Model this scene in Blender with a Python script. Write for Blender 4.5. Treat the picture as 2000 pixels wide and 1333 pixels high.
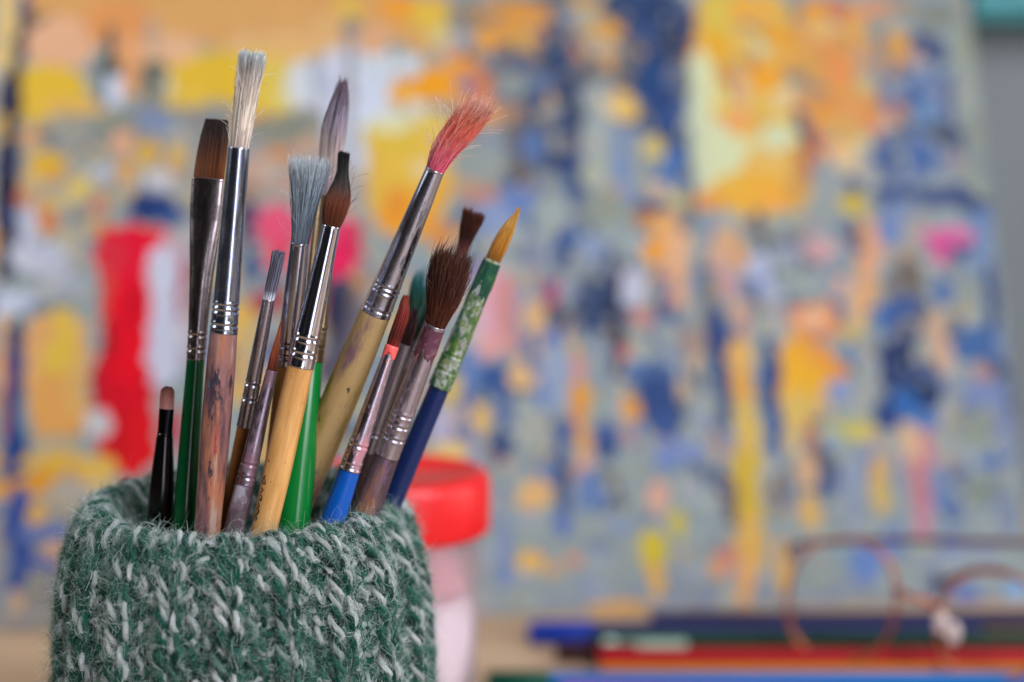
import bpy, math, random
import numpy as np
from mathutils import Vector, Matrix

sc = bpy.context.scene
COL = sc.collection
for o in list(bpy.data.objects):
    bpy.data.objects.remove(o)
rng = np.random.default_rng(7)
random.seed(7)

# ------------------------------------------------------------------ camera
CAM = Vector((0.064, -0.34, 0.170))
PITCH = math.radians(5.5)
FPX = 2777.8            # 50 mm lens on a 36 mm wide sensor, in reference pixels
cd = bpy.data.cameras.new('camera')
cam = bpy.data.objects.new('camera', cd)
COL.objects.link(cam)
cam.location = CAM
cam.rotation_euler = (math.radians(90) - PITCH, 0, 0)
cd.lens = 50
cd.sensor_width = 36
cd.clip_start = 0.01
cd.clip_end = 50
cd.dof.use_dof = True
cd.dof.focus_distance = 0.318
cd.dof.aperture_fstop = 4.2
cd.dof.aperture_blades = 9
sc.camera = cam

# ------------------------------------------------------------------ light
world = bpy.data.worlds.new('World')
sc.world = world
world.use_nodes = True
wn = world.node_tree
bg = wn.nodes['Background']
wtc = wn.nodes.new('ShaderNodeTexCoord')
wns = wn.nodes.new('ShaderNodeTexNoise')
wns.inputs['Scale'].default_value = 1.6
wns.inputs['Detail'].default_value = 1.0
wrp = wn.nodes.new('ShaderNodeValToRGB')
wrp.color_ramp.elements[0].position = 0.38
wrp.color_ramp.elements[0].color = (0.05, 0.05, 0.055, 1)
wrp.color_ramp.elements[1].position = 0.66
wrp.color_ramp.elements[1].color = (0.62, 0.62, 0.66, 1)
wn.links.new(wtc.outputs['Generated'], wns.inputs['Vector'])
wn.links.new(wns.outputs['Fac'], wrp.inputs['Fac'])
wn.links.new(wrp.outputs['Color'], bg.inputs['Color'])
bg.inputs['Strength'].default_value = 0.11


def area(name, loc, target, sx, sy, power, color):
    l = bpy.data.lights.new(name, 'AREA')
    l.shape = 'RECTANGLE'
    l.size = sx
    l.size_y = sy
    l.energy = power
    l.color = color
    o = bpy.data.objects.new(name, l)
    COL.objects.link(o)
    o.location = loc
    d = Vector(target) - Vector(loc)
    o.rotation_euler = d.to_track_quat('-Z', 'Y').to_euler()
    return o


area('window_light', (0.84, -1.00, 0.78), (0.04, 0.05, 0.10), 0.62, 0.95, 24.5, (0.92, 0.93, 1.0))
area('ceiling_fill', (0.10, -0.15, 1.7), (0.15, 0.15, 0.0), 1.1, 0.8, 5.0, (1.0, 0.97, 0.93))  # added soft overhead fill, standing for bounce off the ceiling
area('low_streak_light', (0.47, -1.10, 0.02), (0.03, 0.0, 0.16), 0.24, 0.85, 3.4, (0.90, 0.88, 1.0))  # narrow low strip added to put bright streaks on the ferrules
area('side_light', (0.95, 0.05, 0.22), (0.03, 0.0, 0.12), 0.30, 0.8, 4.2, (1.0, 0.98, 0.95))  # added unseen strip for the second streak, right side of the ferrules
lamp = area('left_fill_light', (-0.62, -0.02, 0.55), (-0.12, 0.30, 0.16), 0.30, 0.5, 1.25, (0.95, 0.98, 1.0))  # added fill without a known source, lifts the left part of the canvas
lamp.data.spread = math.radians(95)

sc.view_settings.view_transform = 'Standard'
sc.view_settings.look = 'None'
sc.view_settings.exposure = 0.0
sc.view_settings.gamma = 1.0
sc.view_settings.use_curve_mapping = False
sc.cycles.use_denoising = True
sc.cycles.max_bounces = 8
sc.cycles.transparent_max_bounces = 12


# ------------------------------------------------------------------ helpers
def at(x, y, Y):
    """the point of the plane world-y = Y that stands where reference pixel (x, y) looks"""
    dx = (x - 1000.0) / FPX
    dz = -(y - 666.5) / FPX
    fx, fy, fz = dx, math.cos(PITCH) + dz * math.sin(PITCH), -math.sin(PITCH) + dz * math.cos(PITCH)
    k = (Y - CAM.y) / fy
    return Vector((CAM.x + fx * k, Y, CAM.z + fz * k))


def mm(px, Y):
    return px * (Y - CAM.y) / FPX


def lin(h):
    v = [int(h[i:i + 2], 16) / 255 for i in (0, 2, 4)]
    return tuple((c / 12.92 if c <= 0.04045 else ((c + 0.055) / 1.055) ** 2.4) for c in v)


def rgba(h):
    return (*lin(h), 1.0) if isinstance(h, str) else (*h, 1.0)


def new_mesh(name, V, F, mat, parent=None, smooth=True, col=None):
    V = np.ascontiguousarray(V, dtype=np.float32)
    me = bpy.data.meshes.new(name)
    if isinstance(F, list):
        me.from_pydata(V.tolist(), [], F)
    else:
        F = np.ascontiguousarray(F, dtype=np.int32)
        n, k = F.shape
        me.vertices.add(len(V))
        me.vertices.foreach_set('co', V.ravel())
        me.loops.add(n * k)
        me.loops.foreach_set('vertex_index', F.ravel())
        me.polygons.add(n)
        me.polygons.foreach_set('loop_start', np.arange(0, n * k, k, dtype=np.int32))
        me.polygons.foreach_set('loop_total', np.full(n, k, dtype=np.int32))
        me.update(calc_edges=True)
    if smooth:
        me.polygons.foreach_set('use_smooth', np.ones(len(me.polygons), dtype=bool))
    if col is not None:
        a = me.color_attributes.new('tint', 'FLOAT_COLOR', 'POINT')
        c = np.ones((len(V), 4), dtype=np.float32)
        c[:, :3] = col
        a.data.foreach_set('color', c.ravel())
    me.materials.append(mat)
    me.validate()
    o = bpy.data.objects.new(name, me)
    COL.objects.link(o)
    if parent:
        o.parent = parent
    return o


def tag(o, label=None, cat=None, group=None, kind=None):
    if label: o['label'] = label
    if cat: o['category'] = cat
    if group: o['group'] = group
    if kind: o['kind'] = kind
    return o


def empty(name, loc=(0, 0, 0), mat=None):
    o = bpy.data.objects.new(name, None)
    o.empty_display_size = 0.01
    COL.objects.link(o)
    if mat is not None:
        o.matrix_world = mat
    else:
        o.location = loc
    return o


def rings(C, RX, RY=None, n=32, cap=True, X=(1, 0, 0), Yv=(0, 1, 0)):
    """loft of elliptical sections, C centres (m,3)"""
    C = np.asarray(C, float)
    RX = np.asarray(RX, float)
    RY = RX if RY is None else np.asarray(RY, float)
    m = len(C)
    a = np.linspace(0, 2 * np.pi, n, endpoint=False)
    X = np.asarray(X, float)
    Yv = np.asarray(Yv, float)
    V = (C[:, None, :] + RX[:, None, None] * np.cos(a)[None, :, None] * X +
         RY[:, None, None] * np.sin(a)[None, :, None] * Yv).reshape(-1, 3)
    F = []
    for i in range(m - 1):
        for j in range(n):
            k = (j + 1) % n
            F.append((i * n + j, i * n + k, (i + 1) * n + k, (i + 1) * n + j))
    if cap:
        F.append(tuple(range(n))[::-1])
        F.append(tuple((m - 1) * n + j for j in range(n)))
    return V, F


def tubes(P, R, k=3, ref=None, cols=None):
    """many tubes at once: P (n,m,3), R (n,m); returns V, F(quads), vertex colours"""
    n, m, _ = P.shape
    T = np.gradient(P, axis=1)
    T /= np.linalg.norm(T, axis=2, keepdims=True) + 1e-12
    if ref is None:
        ref = rng.normal(size=(n, 1, 3))
        ref = np.repeat(ref, m, axis=1)
    S = np.cross(T, ref)
    S /= np.linalg.norm(S, axis=2, keepdims=True) + 1e-12
    U = np.cross(S, T)
    a = np.linspace(0, 2 * np.pi, k, endpoint=False)
    V = (P[:, :, None, :] + R[:, :, None, None] *
         (np.cos(a)[None, None, :, None] * S[:, :, None, :] + np.sin(a)[None, None, :, None] * U[:, :, None, :]))
    V = V.reshape(-1, 3)
    b = (np.arange(n) * m * k)[:, None, None] + (np.arange(m - 1) * k)[None, :, None]
    j = np.arange(k)[None, None, :]
    j2 = (j + 1) % k
    F = np.stack([b + j, b + j2, b + k + j2, b + k + j], axis=-1).reshape(-1, 4)
    c = None
    if cols is not None:
        c = np.repeat(cols.reshape(n * m, 3), k, axis=0)
    return V, F, c


def smooth_path(pts, n=60, closed=False):
    """Catmull-Rom through points"""
    p = [np.array(q, float) for q in pts]
    if closed:
        p = [p[-1]] + p + [p[0], p[1]]
    else:
        p = [2 * p[0] - p[1]] + p + [2 * p[-1] - p[-2]]
    out = []
    segs = len(p) - 3
    for t in np.linspace(0, segs, n, endpoint=not closed):
        i = min(int(t), segs - 1)
        u = t - i
        a, b, c, d = p[i:i + 4]
        out.append(0.5 * ((2 * b) + (c - a) * u + (2 * a - 5 * b + 4 * c - d) * u * u + (3 * b - 3 * c + d - a) * u ** 3))
    return np.array(out)


# ------------------------------------------------------------------ materials
def mat(name, base='808080', rough=0.5, metal=0.0, **kw):
    m = bpy.data.materials.new(name)
    m.use_nodes = True
    b = m.node_tree.nodes['Principled BSDF']
    b.inputs['Base Color'].default_value = rgba(base)
    b.inputs['Roughness'].default_value = rough
    b.inputs['Metallic'].default_value = metal
    for k, v in kw.items():
        b.inputs[k.replace('_', ' ')].default_value = v
    return m


def nd(m, typ, **kw):
    n = m.node_tree.nodes.new(typ)
    for k, v in kw.items():
        if k in n.inputs:
            n.inputs[k].default_value = v
        else:
            setattr(n, k, v)
    return n


def noise_fac(m, scale, stretch=(1, 1, 1), detail=4, rough=0.6, lo=0.4, hi=0.6, seed=0.0):
    t = m.node_tree
    tc = nd(m, 'ShaderNodeTexCoord')
    mp = nd(m, 'ShaderNodeMapping')
    mp.inputs['Scale'].default_value = stretch
    mp.inputs['Location'].default_value = (seed, seed * 1.7, seed * .6)
    n = nd(m, 'ShaderNodeTexNoise')
    n.inputs['Scale'].default_value = scale
    n.inputs['Detail'].default_value = detail
    n.inputs['Roughness'].default_value = rough
    r = nd(m, 'ShaderNodeMapRange')
    r.inputs['From Min'].default_value = lo
    r.inputs['From Max'].default_value = hi
    t.links.new(tc.outputs['Object'], mp.inputs['Vector'])
    t.links.new(mp.outputs['Vector'], n.inputs['Vector'])
    t.links.new(n.outputs['Fac'], r.inputs['Value'])
    return r.outputs['Result'], n.outputs['Fac']


def mixc(m, fac, a, b):
    x = nd(m, 'ShaderNodeMix')
    x.data_type = 'RGBA'
    t = m.node_tree
    t.links.new(fac, x.inputs[0])
    for i, v in ((6, a), (7, b)):
        if isinstance(v, (str, tuple)):
            x.inputs[i].default_value = rgba(v)
        else:
            t.links.new(v, x.inputs[i])
    return x.outputs[2]


def bump(m, h, dist, strength=1.0):
    b = nd(m, 'ShaderNodeBump')
    b.inputs['Strength'].default_value = strength
    b.inputs['Distance'].default_value = dist
    m.node_tree.links.new(h, b.inputs['Height'])
    m.node_tree.links.new(b.outputs['Normal'], m.node_tree.nodes['Principled BSDF'].inputs['Normal'])


def worn(name, layers, rough=0.45, bumpd=0.00006, coat=0.0, grain=True):
    """layers: base hex then (hex, scale, stretch_z, lo, hi)"""
    m = mat(name, layers[0], rough)
    t = m.node_tree
    c = layers[0]
    cur = None
    for i, (h, s, sz, lo, hi) in enumerate(layers[1:]):
        f, _ = noise_fac(m, s, (1, 1, sz), 5, .65, lo, hi, seed=i * 3.1 + len(name) * .37)
        cur = mixc(m, f, c, h)
        c = cur
    b = t.nodes['Principled BSDF']
    if cur is not None:
        t.links.new(cur, b.inputs['Base Color'])
    b.inputs['Coat Weight'].default_value = coat * .4
    b.inputs['Specular IOR Level'].default_value = .3
    b.inputs['Coat Roughness'].default_value = 0.15
    if grain:
        _, raw = noise_fac(m, 1800, (1, 1, .08), 3, .6)
        bump(m, raw, bumpd, 0.7)
    return m


def metal(name, tint='c4c4c8', rough=0.2, stains=()):
    tint = tuple(a * b for a, b in zip(lin(tint), (.98, 1.0, 1.12)))
    m = mat(name, 'ffffff', rough, 1.0)
    t = m.node_tree
    b = t.nodes['Principled BSDF']
    fr, raw = noise_fac(m, 500, (1, 1, .25), 6, .7, .3, .75)
    mr = nd(m, 'ShaderNodeMapRange')
    mr.inputs['To Min'].default_value = rough * .75
    mr.inputs['To Max'].default_value = rough * 1.6
    t.links.new(fr, mr.inputs['Value'])
    t.links.new(mr.outputs['Result'], b.inputs['Roughness'])
    c = mixc(m, fr, tint, tuple(v * .72 for v in tint))
    mt = None
    for i, (h, s, sz, lo, hi) in enumerate(stains):
        f, _ = noise_fac(m, s, (1, 1, sz), 5, .7, lo, hi, seed=i * 5.3 + 1.1 + len(name) * .21)
        c = mixc(m, f, c, h)
        if mt is None:
            mt = f
        else:
            mx = nd(m, 'ShaderNodeMath')
            mx.operation = 'MAXIMUM'
            t.links.new(mt, mx.inputs[0])
            t.links.new(f, mx.inputs[1])
            mt = mx.outputs[0]
    t.links.new(c, b.inputs['Base Color'])
    if mt is not None:
        inv = nd(m, 'ShaderNodeMapRange')
        inv.inputs['To Min'].default_value = 1.0
        inv.inputs['To Max'].default_value = 0.0
        t.links.new(mt, inv.inputs['Value'])
        t.links.new(inv.outputs['Result'], b.inputs['Metallic'])
    bump(m, raw, 0.00003, .5)
    return m


def tinted(name, rough=0.5, sheen=0.0, spec=0.5):
    m = mat(name, 'ffffff', rough)
    a = nd(m, 'ShaderNodeVertexColor')
    a.layer_name = 'tint'
    b = m.node_tree.nodes['Principled BSDF']
    m.node_tree.links.new(a.outputs['Color'], b.inputs['Base Color'])
    b.inputs['Sheen Weight'].default_value = sheen
    b.inputs['Specular IOR Level'].default_value = spec
    return m


M_BRISTLE = tinted('brush_hair', 0.42, 0, .45)
M_YARN = tinted('wool_yarn', 0.85, 0.1, .1)
M_FUZZ = tinted('wool_fuzz', 0.6, 0.0, .15)
M_CANVAS = tinted('painted_canvas', 0.7, 0, .08)

# ------------------------------------------------------------------ the setting: table and wall
m_table = mat('table_wood', 'b89c80', 0.5)
f1, r1 = noise_fac(m_table, 30, (.12, 1, 1), 6, .6, .35, .7)
m_table.node_tree.links.new(mixc(m_table, f1, 'c2a486', '97795c'), m_table.node_tree.nodes['Principled BSDF'].inputs['Base Color'])
bump(m_table, r1, .0004, .4)


def box(name, lo, hi, m, parent=None, bevel=0.0):
    x0, y0, z0 = lo
    x1, y1, z1 = hi
    V = [(x0, y0, z0), (x1, y0, z0), (x1, y1, z0), (x0, y1, z0), (x0, y0, z1), (x1, y0, z1), (x1, y1, z1), (x0, y1, z1)]
    F = [(0, 3, 2, 1), (4, 5, 6, 7), (0, 1, 5, 4), (1, 2, 6, 5), (2, 3, 7, 6), (3, 0, 4, 7)]
    o = new_mesh(name, V, F, m, parent, smooth=False)
    if bevel:
        b = o.modifiers.new('bevel', 'BEVEL')
        b.width = bevel
        b.segments = 3
    return o


tag(box('table', (-0.9, -0.47, -0.03), (1.1, 0.47, 0.0), m_table, None, .003), kind='structure')
m_wall = mat('wall_paint', '6f777b', 0.8)
f1, r1 = noise_fac(m_wall, 6, (1, 1, 1), 3, .5, .3, .7)
m_wall.node_tree.links.new(mixc(m_wall, f1, '737b7f', '6a7276'), m_wall.node_tree.nodes['Principled BSDF'].inputs['Base Color'])
tag(box('wall', (-1.6, 0.475, -0.8), (1.8, 0.535, 1.5), m_wall), kind='structure')

# teal board hung on the wall at the right edge
m_teal = worn('teal_lacquer', ['3c8a92', ('2f757e', 60, 1, .4, .6)], .5, grain=False)
p = at(1885, 44, 0.45)
tb = empty('hanging_shelf', (p.x + .12, .46, p.z))
tag(tb, 'teal painted shelf edge high on the grey wall beyond the right end of the canvas', 'shelf')
box('shelf_board', (-.12, -.02, .0), (.38, .0148, .03), m_teal, tb, .002)
box('shelf_lip', (-.12, -.024, .0055), (.38, -.0202, .0245), m_teal, tb, .001)

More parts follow.
